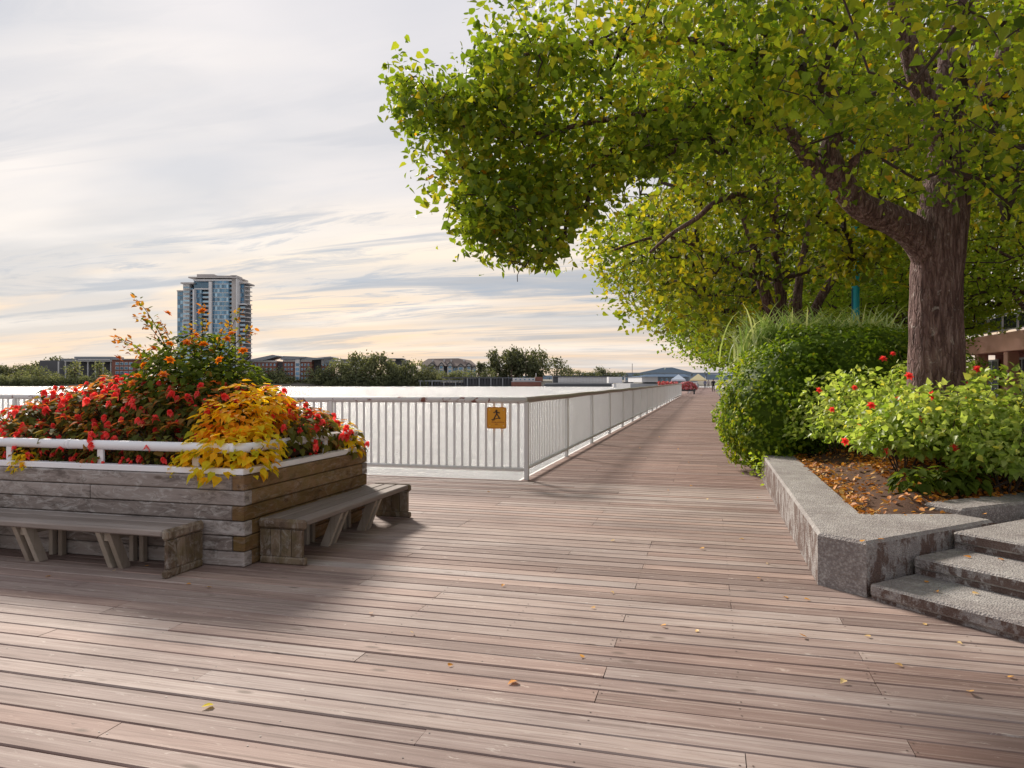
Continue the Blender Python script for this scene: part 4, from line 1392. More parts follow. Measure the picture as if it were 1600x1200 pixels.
def leaf_clumps(C, per, sd, size, R0, Rs, droop=.5, out=None):
    C = np.asarray(C)
    n = len(C)
    P = np.repeat(C, per, 0) + RNG.normal(size=(n * per, 3)) * np.array([sd, sd, sd * .55])
    k = len(P)
    N = np.repeat(RNG.normal(size=(n, 3)) * .45, per, 0) + RNG.normal(size=(k, 3)) * .6 + np.array([0, 0, .42])
    ang = RNG.random(k) * 6.283
    T = np.stack([np.cos(ang), np.sin(ang), -droop - RNG.random(k) * .5], 1)
    R = np.clip(np.repeat(RNG.normal(0, .09, n), per) + RNG.normal(R0, Rs, k), 0, 1)
    return P, N, T, RNG.uniform(size * .55, size * 1.35, k), R


def carve(P, poly, margin=0):
    px, py, d = proj(P)
    inframe = (d > .3) & (px > -60) & (px < 1660) & (py > -40) & (py < 1240)
    wob = margin * (np.sin(P[:, 0] * 7.1 + P[:, 1] * 3.3) + np.sin(P[:, 2] * 9.7 + P[:, 1] * 5.1) + RNG.normal(size=len(px)) * .4)
    wob2 = margin * (np.sin(P[:, 0] * 6.3 - P[:, 2] * 4.3) + np.sin(P[:, 1] * 8.7) + RNG.normal(size=len(px)) * .4)
    return ~inframe | inside(poly, px + wob, py + wob2)


def ell_points(n, c, r, inner=.35):
    d = rdir(n)
    t = (inner ** 3 + (1 - inner ** 3) * RNG.random(n)) ** (1 / 3)
    return np.array(c) + d * t[:, None] * np.array(r)


MAIN_POLY = [(728, -60), (733, 95), (700, 140), (662, 118), (622, 78), (600, 80), (603, 125), (598, 145), (630, 195), (655, 205), (700, 235), (672, 240), (668, 270), (688, 310), (712, 315), (692, 335), (705, 365), (745, 380), (790, 420), (788, 438), (830, 448), (842, 410), (880, 400), (892, 360),
             (925, 335), (950, 300), (1000, 275), (1045, 290), (1090, 260), (1150, 290), (1235, 300), (1300, 310), (1340, 325), (1420, 312), (1520, 318), (1545, 350), (1600, 380), (1700, 390), (1700, -60)]

T0 = at(1462, 640, 8.5)
main = empty('maple_tree', (T0.x, T0.y, soil_z(T0.x, T0.y) - .1), 'big tree with thick rough trunk and wide green crown standing in the rose bed', 'tree')


def vtube(px_list, n=14, noise_amt=.05):
    """(px, py, depth, width in px) -> tube with an uneven surface"""
    pts, rad = [], []
    for px, py, d, w in px_list:
        pts.append(at(px, py, d))
        rad.append(w / 2 * d / FPX)
    fine_p, fine_r = [], []
    for i in range(len(pts) - 1):
        k = max(2, int((pts[i + 1] - pts[i]).length / .10))
        p0, p1, p2, p3 = pts[max(i - 1, 0)], pts[i], pts[i + 1], pts[min(i + 2, len(pts) - 1)]
        for q in range(k):
            t = q / k
            fine_p.append(.5 * ((2 * p1) + (-p0 + p2) * t + (2 * p0 - 5 * p1 + 4 * p2 - p3) * t * t + (-p0 + 3 * p1 - 3 * p2 + p3) * t ** 3))
            fine_r.append(rad[i] + (rad[i + 1] - rad[i]) * t)
    fine_p.append(pts[-1]); fine_r.append(rad[-1])
    m = MB()
    m.tube(fine_p, fine_r, n, rnd=.5)
    for i, v in enumerate(m.v):
        s, k = divmod(i, n)
        c = fine_p[min(s, len(fine_p) - 1)]
        r = fine_r[min(s, len(fine_p) - 1)]
        f = 1 + noise_amt * (math.sin(k * 2.1 + s * .35) + .7 * math.sin(k * 3.7 - s * .22 + 1) + .5 * math.sin(s * 1.3 + k))
        v = Vector(v)
        m.v[i] = tuple(c + (v - c) * f)
    return m, fine_p


tr = [(1463, 680, 8.5, 104), (1463, 640, 8.5, 92), (1462, 590, 8.5, 80), (1462, 520, 8.5, 75), (1463, 450, 8.5, 73), (1466, 400, 8.5, 75), (1471, 350, 8.5, 75), (1478, 300, 8.52, 68), (1486, 230, 8.6, 62), (1495, 150, 8.7, 52), (1503, 60, 8.8, 44), (1510, -80, 9.0, 34), (1520, -260, 9.2, 24), (1530, -480, 9.3, 12)]
m, _ = vtube(tr, 20, .028)
m.build('trunk', MAT['bark'], main, smooth=True)
limb_nodes = [list(T0 + Vector((0, 0, 2.6)))]
LIMBS = [[(1462, 420, 8.5, 52), (1434, 372, 8.42, 52), (1395, 343, 8.3, 47), (1345, 322, 8.15, 42), (1312, 280, 8.0, 38), (1295, 235, 7.9, 30), (1310, 200, 7.85, 24), (1300, 150, 7.8, 20), (1275, 100, 7.7, 17), (1240, 20, 7.5, 14), (1180, -120, 7.2, 10)],
         [(1318, 290, 8.02, 34), (1280, 268, 7.95, 26), (1255, 238, 7.85, 22), (1232, 205, 7.7, 19), (1180, 180, 7.4, 15), (1100, 165, 7.1, 12), (1020, 175, 6.9, 10), (930, 190, 6.8, 9), (860, 205, 6.8, 7), (780, 215, 6.8, 5), (720, 195, 6.85, 4), (665, 160, 6.9, 3)],
         [(1482, 250, 8.6, 44), (1462, 190, 8.4, 38), (1440, 140, 8.3, 34), (1422, 80, 8.2, 30), (1405, 20, 8.1, 26), (1370, -100, 7.9, 18), (1300, -260, 7.6, 10)],
         [(1455, 170, 8.4, 20), (1475, 110, 8.5, 20), (1478, 40, 8.6, 16), (1490, -80, 8.7, 12)],
         [(1490, 200, 8.6, 34), (1540, 140, 8.8, 26), (1568, 80, 8.9, 20), (1610, -40, 9.0, 16), (1690, -220, 9.2, 9)],
         [(1300, 150, 7.8, 16), (1230, 110, 7.3, 13), (1120, 70, 6.8, 11), (1010, 60, 6.5, 9), (900, 70, 6.4, 7), (800, 90, 6.5, 5)],
         [(1020, 175, 6.9, 8), (950, 240, 6.9, 7), (880, 290, 6.9, 6), (820, 340, 6.9, 5), (800, 400, 6.95, 3)],
         [(1312, 280, 8.0, 18), (1350, 240, 7.6, 11), (1420, 230, 7.3, 8), (1480, 205, 7.1, 5)]]
for L in LIMBS:
    m, fp = vtube(L, 10, .03)
    m.build('limb', MAT['bark'], main, smooth=True)
    limb_nodes += [list(p) for p in fp[2::3]]

cl = ell_points(2900, (2.0, 8.9, 6.9), (6.9, 6.2, 4.4), .45)
cl = cl[(cl[:, 2] < 7.0) | (RNG.random(len(cl)) < .28)]  # unseen upper crown thinned so that sky and sun light reach below
qx, qy, qd = proj(cl)
cl = cl[(qx > 1000) | (qd < .5) | (RNG.random(len(cl)) < np.where(qx < 900, .24, .55))]
cl = cl[cl[:, 2] > 3.1]
cl = cl[~((cl[:, 1] > 10.2) & (cl[:, 2] < 5.6) & (cl[:, 0] < 3.5))]  # low boughs on the far side left out to open the sun's path
cl = cl[carve(cl, MAIN_POLY)]
# sprays along the outer branches, seen against the sky
extra = []
for line, k in (([(900, 200, 6.8), (800, 205, 6.8), (720, 180, 6.85), (660, 145, 6.9), (615, 95, 6.9)], 46), ([(860, 260, 6.9), (780, 275, 6.9), (690, 262, 6.95)], 30), ([(900, 320, 6.9), (800, 345, 6.9), (715, 345, 6.95)], 34), ([(900, 350, 6.9), (830, 400, 6.9), (805, 430, 6.95)], 26),
                ([(960, 90, 6.5), (860, 90, 6.5), (750, 80, 6.6)], 34), ([(1050, 230, 7.2), (950, 260, 7.0), (850, 300, 6.9)], 34), ([(1290, 170, 7.3), (1180, 170, 6.9), (1080, 160, 6.6), (980, 170, 6.5)], 20), ([(1250, 90, 7.0), (1120, 80, 6.5), (1000, 70, 6.2)], 14), ([(1230, 250, 7.4), (1130, 225, 7.0), (1040, 225, 6.7)], 14), ([(680, 190, 6.9), (640, 175, 6.9), (615, 140, 6.9)], 14), ([(760, 300, 6.9), (740, 355, 6.9), (770, 385, 6.9)], 18), ([(800, 130, 6.6), (740, 165, 6.7), (720, 200, 6.8)], 18)):
    P = [at(*q) for q in line]
    for _ in range(k):
        if random.random() < .2: continue
        t = random.random() * (len(P) - 1)
        i = int(t)
        p = P[i].lerp(P[i + 1], t - i)
        extra.append([p.x + random.gauss(0, .10), p.y + random.gauss(0, .35), p.z + random.gauss(0, .08)])
qx, qy, qd = proj(cl)
cl = cl[~((qd > .5) & (qx < 735) & (qy < 70))]
cl = np.concatenate([cl, np.array(extra)])
P, N, T, Sz, R = leaf_clumps(cl, 66, .27, .068, .46, .19)
pz = at(*(1100, 500, 7.5))
keep = carve(P, MAIN_POLY, 22) & (P[:, 2] > 2.6)
qx, qy, qd = proj(P)
for x0, x1, y0, y1, dm in ((1395, 1462, 70, 152, 8.3), (1462, 1490, 70, 120, 8.4), (1290, 1345, 205, 290, 8.0), (1225, 1290, 195, 262, 7.8), (1335, 1430, 300, 330, 8.4)):
    keep &= ~((qd < dm) & (qx > x0) & (qx < x1) & (qy > y0) & (qy < y1) & (RNG.random(len(P)) < .8))
P, N, T, Sz, R = P[keep], N[keep], T[keep], Sz[keep], R[keep]
R = np.where(RNG.random(len(R)) < .012, RNG.uniform(.85, 1, len(R)), np.minimum(R, .80))
cl = cl[carve(cl + RNG.normal(size=cl.shape) * .001, MAIN_POLY)]
grow('branches', MAT['twig'], main, limb_nodes, cl)
px, py, d = proj(P)
vis = (d > .5) & (px > 0) & (px < 1600) & (py > 66) & (py < 600)
score = np.where(vis, Sz / np.maximum(d, .5) * np.abs((unit(N) * unit(P - np.array([0, 0, EYE]))).sum(1)), 0)
big = np.argsort(-score)[:300]
mask = np.ones(len(P), bool)
mask[big] = False
print('main leaves', len(P))
leaves('foliage', P[mask], N[mask], T[mask], Sz[mask], R[mask], HEART, MAT['leaf_main'], main)
LEAFM = []
for r in (.2, .3, .4, .5, .6, .72):
    V, F, RR = leaf_arrays(np.zeros((1, 3)), np.array([[0, 0, 1.]]), np.array([[0, 1., 0]]), np.array([1.0]), np.array([r]), HEART)
    LEAFM.append(np_mesh('leaf', V, F, RR, MAT['leaf_main']))
for i in big:
    Nn = Vector(N[i]).normalized()
    Tt = (Vector(T[i]) - Nn * Vector(T[i]).dot(Nn)).normalized()
    Bb = Nn.cross(Tt)
    o = link('leaf', LEAFM[min(5, int(max(0, (R[i] - .15)) / .1))], main)
    o.matrix_local = Matrix.Translation(Vector(P[i]) - WORG[main.name]) @ Matrix((Bb, Tt, Nn)).transposed().to_4x4() @ Matrix.Scale(float(Sz[i]), 4)

BACK_POLY = [(900, 372), (905, 400), (915, 425), (935, 440), (925, 462), (938, 485), (955, 490), (975, 535), (992, 515), (1015, 512), (1028, 545), (1038, 578), (1060, 582), (1072, 592), (1110, 592), (1130, 588), (1150, 640), (1700, 640), (1700, -60), (1000, -60), (940, 300), (920, 340)]
GAP_POLY = [(915, 345), (935, 300), (1000, 272), (1060, 275), (1050, 292), (1005, 305), (965, 335), (935, 350)]
row = [(2.4, 20.0, 6.4, 5.0, 30000, .14, 'leaf_gold', 'second tree along the boardwalk, golden yellow leaves behind the clipped shrub'),
       (2.6, 29.5, 6.2, 5.0, 15000, .165, 'leaf_far', 'third tree along the boardwalk, green with yellowing tips over the railing'),
       (2.6, 40, 6.0, 5.0, 9000, .20, 'leaf_far', 'fourth tree along the boardwalk, low green boughs over the path'),
       (2.6, 51, 6.0, 4.8, 7000, .24, 'leaf_far', 'fifth tree along the boardwalk, near the far end of the railing'),
       (2.8, 63, 6.0, 4.6, 5000, .30, 'leaf_far', 'sixth tree along the boardwalk, almost hidden by nearer boughs'),
       (2.8, 78, 6.0, 4.6, 4200, .34, 'leaf_far', 'farthest tree along the boardwalk above the walkers')]
for k, (x, y, rx, rz, nl, sz, mt, lab) in enumerate(row):
    z0 = .4
    o = empty('roadside_tree' if k else 'golden_tree', (x, y, z0), lab, 'tree', 'trees in the row along the boardwalk')
    nodes = [[x, y, 3.2]]
    if k == 0:
        m, fp = vtube([(1258, 560, 18.7, 34), (1256, 525, 18.7, 30), (1252, 500, 18.7, 30)], 10, .03)
        m.build('trunk', MAT['bark'], o, smooth=True)
        for L in [[(1235, 535, 18.6, 20), (1207, 490, 18.5, 17), (1190, 440, 18.4, 16), (1176, 380, 18.2, 14), (1150, 300, 17.8, 10)],
                  [(1240, 530, 18.7, 19), (1222, 485, 18.7, 16), (1216, 435, 18.6, 15), (1210, 370, 18.6, 12), (1215, 280, 18.6, 8)],
                  [(1254, 520, 18.7, 19), (1246, 480, 18.8, 15), (1250, 430, 18.9, 13), (1262, 360, 19, 10), (1270, 270, 19, 7)],
                  [(1258, 530, 18.7, 18), (1272, 485, 18.7, 14), (1308, 425, 18.6, 14), (1350, 370, 18.5, 11), (1400, 300, 18.5, 8)],
                  [(1190, 440, 18.4, 9), (1120, 400, 17.5, 7), (1040, 370, 16.5, 5), (960, 390, 15.5, 3)],
                  [(1222, 400, 18.6, 12), (1205, 330, 17.2, 11), (1165, 305, 15.4, 10), (1120, 315, 14, 9), (1090, 340, 14, 8), (1050, 365, 14, 6), (1015, 395, 14, 4)]]:
            m, fp = vtube(L, 8, .03)
            m.build('limb', MAT['bark'], o, smooth=True)
            nodes += [list(p) for p in fp[1::2]]
    else:
        m = MB()
        m.tube([(x, y, 0), (x, y, 1.2), (x + .08, y, 3.4)], [.30, .24, .20], 10)
        m.build('trunk', MAT['bark'], o, smooth=True)
        for q in range(5):
            a = q * 1.26 + k
            m = MB()
            pts = [Vector((x + .08, y, 3.2)), Vector((x + 1.1 * math.cos(a), y + 1.1 * math.sin(a), 4.8)), Vector((x + 2.6 * math.cos(a), y + 2.6 * math.sin(a), 6.4)), Vector((x + 4 * math.cos(a), y + 4 * math.sin(a), 7.4))]
            m.tube(pts, [.13, .11, .07, .03], 7)
            m.build('limb', MAT['bark'], o, smooth=True)
            nodes += [list(p) for p in pts]
    per = 26
    want = nl // per
    c = ell_points(want * 4, (x, y, 6.6), (rx, rx * .95, rz), .55)
    c = c[(c[:, 2] > 2.9)]
    if k == 0: c = c[(c[:, 0] < 1.6) | (c[:, 2] > 4.9 - RNG.random(len(c)) * .8)]
    c = c[carve(c, BACK_POLY)][:int(want * 1.25)]
    if k == 0: c = np.concatenate([c, np.array([list(at(1337 + random.gauss(0, 34), random.uniform(280, 432), random.uniform(14.6, 16.8))) for _ in range(46)])])
    P, N, T, Sz, R = leaf_clumps(c, per, .38 if k == 0 else .55, sz, .37 if k == 0 else .42, .14)
    keep = carve(P, BACK_POLY, 9) & (P[:, 2] > 2.2)
    qx, qy, qd = proj(P)
    keep &= ~(inside(GAP_POLY, qx, qy) & (RNG.random(len(P)) < .93))
    keep &= ~((qd < 18.5) & (qx > 1175) & (qx < 1315) & (qy > 432) & (qy < 490) & (RNG.random(len(P)) < .6))
    keep &= ~((qd < 17.6) & (qx > 1324) & (qx < 1350) & (qy > 445) & (qy < 515))
    P, N, T, Sz, R = P[keep], N[keep], T[keep], Sz[keep], R[keep]
    leaves('foliage', P, N, T, Sz, R, FOLD if k else HEART, MAT[mt], o)
    if k < 3: grow('branches', MAT['twig'], o, nodes, c, .006)

# lime green layered tree at the right behind the bed, and darker crowns beyond
for k, (x, y, cz, r, rzz, nl, sz, mt, zlo, lab, nm) in enumerate([
        (8.0, 18.8, 4.3, 4.4, 1.5, 16000, .10, 'leaf_lime', 3.1, 'low lime green tree with layered boughs right of the big trunk', 'layered_tree'),
        (5.0, 22.5, 3.6, 2.6, 1.4, 9000, .11, 'leaf_lime', 2.2, 'low light green tree left of the big trunk behind the turquoise lamp post', 'layered_tree'),
        (7.5, 30, 6.5, 5.0, 4.5, 13000, .19, 'leaf_far', 3.2, 'tall green tree farther back above the clipped shrub', 'garden_tree')]):
    o = empty(nm, (x, y, .4), lab, 'tree')
    m = MB()
    m.tube([(x, y, 0), (x + .05, y, 1.4), (x + .1, y, cz)], [.17, .13, .07], 8)
    m.build('trunk', MAT['bark'], o, smooth=True)
    nodes = [[x, y, 1.6], [x + .1, y, cz]]
    for q in range(5):
        a = q * 1.26 + k
        pts = [(x + .05, y, 1.5), (x + r * .35 * math.cos(a), y + r * .35 * math.sin(a), cz - rzz * .3), (x + r * .7 * math.cos(a), y + r * .7 * math.sin(a), cz)]
        m = MB(); m.tube(pts, [.08, .05, .02], 6); m.build('limb', MAT['bark'], o, smooth=True)
        nodes += [list(p) for p in pts[1:]]
    per = 28
    c = ell_points(int(nl / per * 1.3), (x, y, cz), (r, r, rzz), .3)
    c = c[c[:, 2] > zlo]
    if mt == 'leaf_lime': c[:, 2] = np.round(c[:, 2] / .42) * .42 + RNG.normal(size=len(c)) * .05
    P, N, T, Sz, R = leaf_clumps(c, per, .30, sz, .5, .2, droop=.2)
    if mt == 'leaf_lime': P[:, 2] = np.repeat(c[:, 2], per) + (P[:, 2] - np.repeat(c[:, 2], per)) * .45
    leaves('foliage', P, N, T, Sz, R, OVAL, MAT[mt], o)
    grow('branches', MAT['twig'], o, nodes, c, .005)

# ================================================================== LAMP POST, PINK BUILDING
MAT['turq'] = m_plain('turquoise_paint', (0.015, 0.48, 0.68), 0.35, 0.08, 2)
MAT['turq_dark'] = m_plain('dark_turquoise_paint', (0.01, 0.16, 0.30), 0.4, 0.08, 2)
LP = at(1337, 560, 17.5)
o = empty('lamp_post', (LP.x, LP.y, .4), 'turquoise lamp post rising behind the clipped shrub into the leaves', 'lamp post')
m = MB(); m.tube([(LP.x, LP.y, .4), (LP.x, LP.y, 7.6)], .085, 14); m.build('pole', MAT['turq'], o, smooth=True)
m = MB(); m.tube([(LP.x - .085, LP.y - .05, 1.0), (LP.x - .085, LP.y - .05, 3.74)], .016, 6); m.build('conduit', MAT['turq_dark'], o)
for z in (3.12, 3.75, 5.2):
    m = MB(); m.tube([(LP.x, LP.y, z), (LP.x, LP.y, z + .05)], .094, 14); m.build('collar', MAT['turq'], o, smooth=True)
m = MB(); m.tube([(LP.x, LP.y, .4), (LP.x, LP.y, .7), (LP.x, LP.y, .75)], [.15, .15, .09], 14); m.build('base', MAT['turq'], o)
m = MB(); m.tube([(LP.x, LP.y, 7.6), (LP.x - .1, LP.y, 7.9), (LP.x - .7, LP.y, 8.0)], .04, 8); m.build('arm', MAT['turq'], o)
m = MB(); m.box(LP.x - 1.15, LP.x - .65, LP.y - .1, LP.y + .1, 7.93, 8.06, bev=.04); m.build('lamp_head', MAT['turq_dark'], o)

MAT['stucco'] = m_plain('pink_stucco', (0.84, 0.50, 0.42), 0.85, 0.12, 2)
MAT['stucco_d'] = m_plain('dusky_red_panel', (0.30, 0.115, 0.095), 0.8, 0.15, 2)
MAT['pglass'] = m_glass('window_glass', (0.10, 0.13, 0.16))
MAT['alu'] = m_plain('pale_blue_metal', (0.50, 0.58, 0.66), 0.4, 0.1, 2)
bx, by = 9.0, 29.8
o = empty('pink_building', (bx, by, .3), 'low pink stucco building with a terrace railing at the right edge behind the garden', 'building')
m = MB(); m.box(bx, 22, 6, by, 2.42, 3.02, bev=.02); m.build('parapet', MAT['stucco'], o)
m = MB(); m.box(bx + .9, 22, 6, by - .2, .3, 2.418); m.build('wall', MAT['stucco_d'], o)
for yy in np.arange(8, 30, 2.6):
    m = MB(); m.box(bx + .05, bx + .38, yy - .17, yy + .17, .3, 2.418, bev=.02); m.build('pillar', MAT['stucco'], o)
    w = MB(); w.box(bx + .86, bx + .898, yy + .35, yy + 1.5, .5, 2.2); f = w.build('window', MAT['pglass'], o)
    w = MB(); w.box(bx + .83, bx + .858, yy + .30, yy + .36, .5, 2.2); w.box(bx + .83, bx + .858, yy + .9, yy + .95, .5, 2.2); w.box(bx + .83, bx + .858, yy + .3, yy + 1.55, 2.2, 2.26)
    w.build('frame', MAT['alu'], f)
m = MB()
m.tube([(bx + .1, 6, 3.62), (bx + .1, by - .1, 3.62)], .03, 6); m.tube([(bx + .1, 6, 3.12), (bx + .1, by - .1, 3.12)], .02, 6)
g = m.build('terrace_railing', MAT['alu'], o)
for yy in np.arange(6.2, by, 1.2):
    m = MB(); m.box(bx + .08, bx + .13, yy - .025, yy + .025, 3.02, 3.62); m.build('railing_post', MAT['alu'], g)
    m = MB(); m.box(bx + .1, bx + .11, yy + .05, yy + 1.1, 3.14, 3.56); m.build('glass_panel', MAT['pglass'], g)
m = MB(); m.box(bx + 4, 22, 6, by - 1, 3.02, 8.5, bev=.02); up = m.build('upper_storey', MAT['stucco'], o)
for yy in np.arange(8, 28, 2.6):
    for z in (3.6, 6.2):
        m = MB(); m.box(bx + 3.97, bx + 3.998, yy, yy + 1.5, z, z + 1.7); m.build('window', MAT['pglass'], up)
m = MB(); m.tube([(bx - .35, by + .05, .0), (bx - .35, by + .05, 3.9)], .05, 8); m.build('downpipe', MAT['alu'], o)

# ================================================================== DISTANT THINGS
MAT['f_white'] = m_plain('pale_cladding', (0.56, 0.56, 0.58), 0.7, 0.12, .15)
MAT['f_grey'] = m_plain('grey_cladding', (0.27, 0.28, 0.30), 0.7, 0.15, .15)
MAT['f_dark'] = m_plain('dark_cladding', (0.075, 0.078, 0.09), 0.7, 0.2, .15)
MAT['f_brick'] = m_plain('red_brick', (0.23, 0.095, 0.075), 0.85, 0.2, .15)
MAT['f_roof'] = m_plain('slate_grey_roof', (0.20, 0.22, 0.25), 0.7, 0.15, .12)
MAT['f_broof'] = m_plain('brown_shingle_roof', (0.14, 0.105, 0.095), 0.8, 0.15, .12)
MAT['f_glass'] = m_glass('tower_glass', (0.09, 0.22, 0.36))
MAT['f_glass2'] = m_glass('tower_glass_pale', (0.22, 0.38, 0.52))
MAT['f_slab'] = m_plain('pale_concrete_slab', (0.52, 0.50, 0.50), 0.7, 0.08, .2)
MAT['f_beige'] = m_plain('beige_wall', (0.41, 0.385, 0.38), 0.8, 0.1, .2)
MAT['f_blue'] = m_plain('blue_metal_roof', (0.045, 0.085, 0.15), 0.9, 0.15, .2, spec=0.1)
MAT['f_rust'] = m_plain('rust_red_hull', (0.20, 0.085, 0.065), 0.8, 0.3, .3)
MAT['f_steel'] = m_plain('blue_grey_steel', (0.20, 0.25, 0.31), 0.6, 0.1, .05)


def fbox(m, px0, px1, py0, py1, d, t, rnd=None, bev=0):
    """box facing the viewer at d metres, from the picture's measures (py0 above py1), t metres deep"""
    a, b = at(px0, py1, d), at(px1, py0, d)
    x0, x1 = a.dot(RT), b.dot(RT)
    M = Matrix(((RT.x, FW.x, 0, 0), (RT.y, FW.y, 0, 0), (0, 0, 1, 0), (0, 0, 0, 1)))
    m.box(x0, x1, d, d + t, a.z, b.z, M, bev, rnd)


def fpart(name, mat, parent, *boxes):
    m = MB()
    for b in boxes: fbox(m, *b)
    return m.build(name, mat, parent)


def fbase(px, d, z=0.5):
    p = at(px, 595, d)
    return (p.x, p.y, z)


# ---- the glass tower
D = 600
tw = empty('apartment_tower', fbase(332, D), 'tall blue glass apartment tower on the far bank behind the flower planter', 'building')
BOT = 604
FL = 6.85
segs = [(277, 286, 455, 8, 'f_glass', 14), (286, 296, 444, 3, 'f_white', 16), (296, 302, 446, 7, 'f_dark', 14), (302, 315, 452, 4, 'f_glass', 16), (315, 326, 452, 8, 'f_dark', 12), (331, 336, 437, 2, 'f_glass2', 18),
        (336, 357, 437, 0, 'f_glass2', 20), (357, 367, 438, 5, 'f_dark', 15), (371, 381, 444, 8, 'f_glass', 14), (375, 383, 475, 6, 'f_dark', 14)]
for (a, b, top, off, mt, t) in segs:
    part = fpart('glass_bay' if 'glass' in mt else 'balcony_recess', MAT[mt], tw, (a, b, top, BOT, D + off, t, .5))
    k = 0
    y = top + FL
    while y < 585:
        if 'glass' in mt:
            s = fpart('floor_band', MAT['f_slab'] if mt == 'f_glass2' else MAT['f_grey'], part, (a + .05, b - .05, y - .55, y + .25, D + off - .35, .34))
            n = max(2, int((b - a) / 3.2))
            for q in range(n):
                fpart('window', MAT['f_glass' if (k + q) % 3 else 'f_glass2'], part, (a + (b - a) * (q + .08) / n, a + (b - a) * (q + .92) / n, y - FL + .9, y - .75, D + off - .18, .17, ((k * 7 + q * 5) % 11) / 11))
        else:
            s = fpart('balcony', MAT['f_slab'], part, (a + .1, b - .1, y - .4, y + .3, D + off - 2.6, 2.5))
            fpart('guard', MAT['f_glass2'], s, (a + .15, b - .15, y - 2.9, y - .45, D + off - 2.6, .2))
        y += FL
        k += 1
fpart('pier', MAT['f_white'], tw, (301, 303, 452, BOT, D - 1, 8), (326, 330.5, 440, BOT, D - 1, 10), (285.2, 286.4, 500, BOT, D + 1, 6))
fpart('pier', MAT['f_beige'], tw, (362, 368.3, 431, 520, D + 1.5, 12))
fpart('pier', MAT['f_white'], tw, (368.5, 370.2, 432, BOT, D, 14))
for bb in ((302, 362, 436.4, 438.6, D - .8, 12), (303.5, 325.9, 450.3, 452.3, D + 2.6, 4), (371, 383, 474, 476, D + 3, 6)): fpart('crown_beam', MAT['f_white'], tw, bb)
fpart('penthouse_glass', MAT['f_glass'], tw, (303, 326, 438.8, 450, D + 5, 14), (330.5, 357, 433.5, 436.2, D + 3, 12))
fpart('roof_slab', MAT['f_beige'], tw, (294, 371.5, 432.3, 434.2, D - 1.5, 24), (282, 302, 441, 443.2, D + 1, 20), (276, 287, 453.4, 455.2, D + 6, 16), (369, 386, 440.8, 443, D + 5, 18))
fpart('plant_room', MAT['f_beige'], tw, (307.5, 334, 428.4, 432.2, D + 6, 14), (336, 362, 430.6, 432.2, D + 5, 14), (360, 369, 429.9, 432.2, D + 1.5, 14))
y = 447
while y < 585:
    fpart('side_balcony', MAT['f_slab'], tw, (382.5, 388.4, y, y + 1.2, D + 7, 9))
    y += FL
fpart('side_wall', MAT['f_grey'], tw, (380.5, 382.8, 446, BOT, D + 8, 12))

# ---- low buildings along the far bank
o = empty('long_hall', fbase(125, 640), 'long dark hall with flat roof and white columns on the left far bank', 'building')
fpart('wall', MAT['f_dark'], o, (62, 176, 563, 606, 642, 25))
r = fpart('roof', MAT['f_roof'], o, (95, 178, 560.2, 563.4, 634, 34), (116, 175, 557.2, 560, 646, 20))
fpart('clerestory', MAT['f_white'], r, (122, 172, 561, 562.2, 633.6, .3), (100, 180, 563.6, 564.6, 634, 3))
for px in (91, 102, 124, 137, 149, 161, 173):
    fpart('column', MAT['f_white'], o, (px - .8, px + .8, 564.8, 602, 636, 1.2))
o = empty('brick_block', fbase(190, 630), 'red brick block with white window bands beside the long hall, left of the tower', 'building')
w = fpart('wall', MAT['f_brick'], o, (175, 212, 562, 606, 630, 20))
for k, y in enumerate((566, 573, 580)):
    for px in (183, 190, 197, 204):
        f = fpart('window', MAT['f_white'], o, (px - 2.6, px + 2.9, y, y + 4.5, 629.6, .35)); fpart('pane', MAT['f_glass'], f, (px - 2, px + .1, y + .6, y + 3.8, 629.4, .18), (px + .5, px + 2.4, y + .6, y + 3.8, 629.4, .18))
fpart('roof', MAT['f_grey'], o, (173, 214, 560.4, 561.9, 628, 24))


def slope_roof(parent, px0, px1, ylo, yhi, d, t, mat, name='roof', ridge=.85):
    """roof that rises from the left eave to a ridge near its right end"""
    m = MB()
    pts = [(px0, ylo + .9), (px0, ylo), (px0 + (px1 - px0) * ridge, yhi), (px1, yhi + 1.2), (px1, yhi + 2.6), (px0 + (px1 - px0) * .5, ylo + 1.0)]
    vs = [at(px, py, d) for px, py in pts] + [at(px, py, d) + FW * t for px, py in pts]
    n = len(pts)
    m.add(vs, [tuple(range(n))[::-1], tuple(range(n, 2 * n))] + [(i, (i + 1) % n, n + (i + 1) % n, n + i) for i in range(n)])
    return m.build(name, mat, parent)


o = empty('apartment_block', fbase(445, 610), 'brick and white apartment block with slanted grey roofs right of the tower', 'building')
fpart('wall', MAT['f_brick'], o, (389, 432, 564, 606, 613, 20), (442, 487, 563.5, 606, 611, 20))
fpart('wall', MAT['f_dark'], o, (432, 442, 566, 606, 616, 16), (487, 502, 562, 606, 618, 16))
fpart('wall', MAT['f_white'], o, (502, 518, 560, 570, 616, 14))
fpart('wall', MAT['f_brick'], o, (502, 518, 570.1, 606, 616, 14))
fpart('bay', MAT['f_white'], o, (461, 468, 561, 594, 608, 4), (389, 432, 563, 566, 612, 1), (442, 487, 562.5, 565, 610, 1))
slope_roof(o, 386, 433, 562.6, 554.3, 608, 22, MAT['f_roof'])
slope_roof(o, 438, 478, 561, 556.2, 607, 22, MAT['f_roof'], ridge=.12)
slope_roof(o, 470, 505, 561.5, 558.2, 608, 22, MAT['f_roof'], ridge=.2)
slope_roof(o, 484, 520, 560, 557, 612, 20, MAT['f_roof'], ridge=.9)
slope_roof(o, 505, 528, 566, 562.5, 612, 16, MAT['f_roof'], ridge=.3)
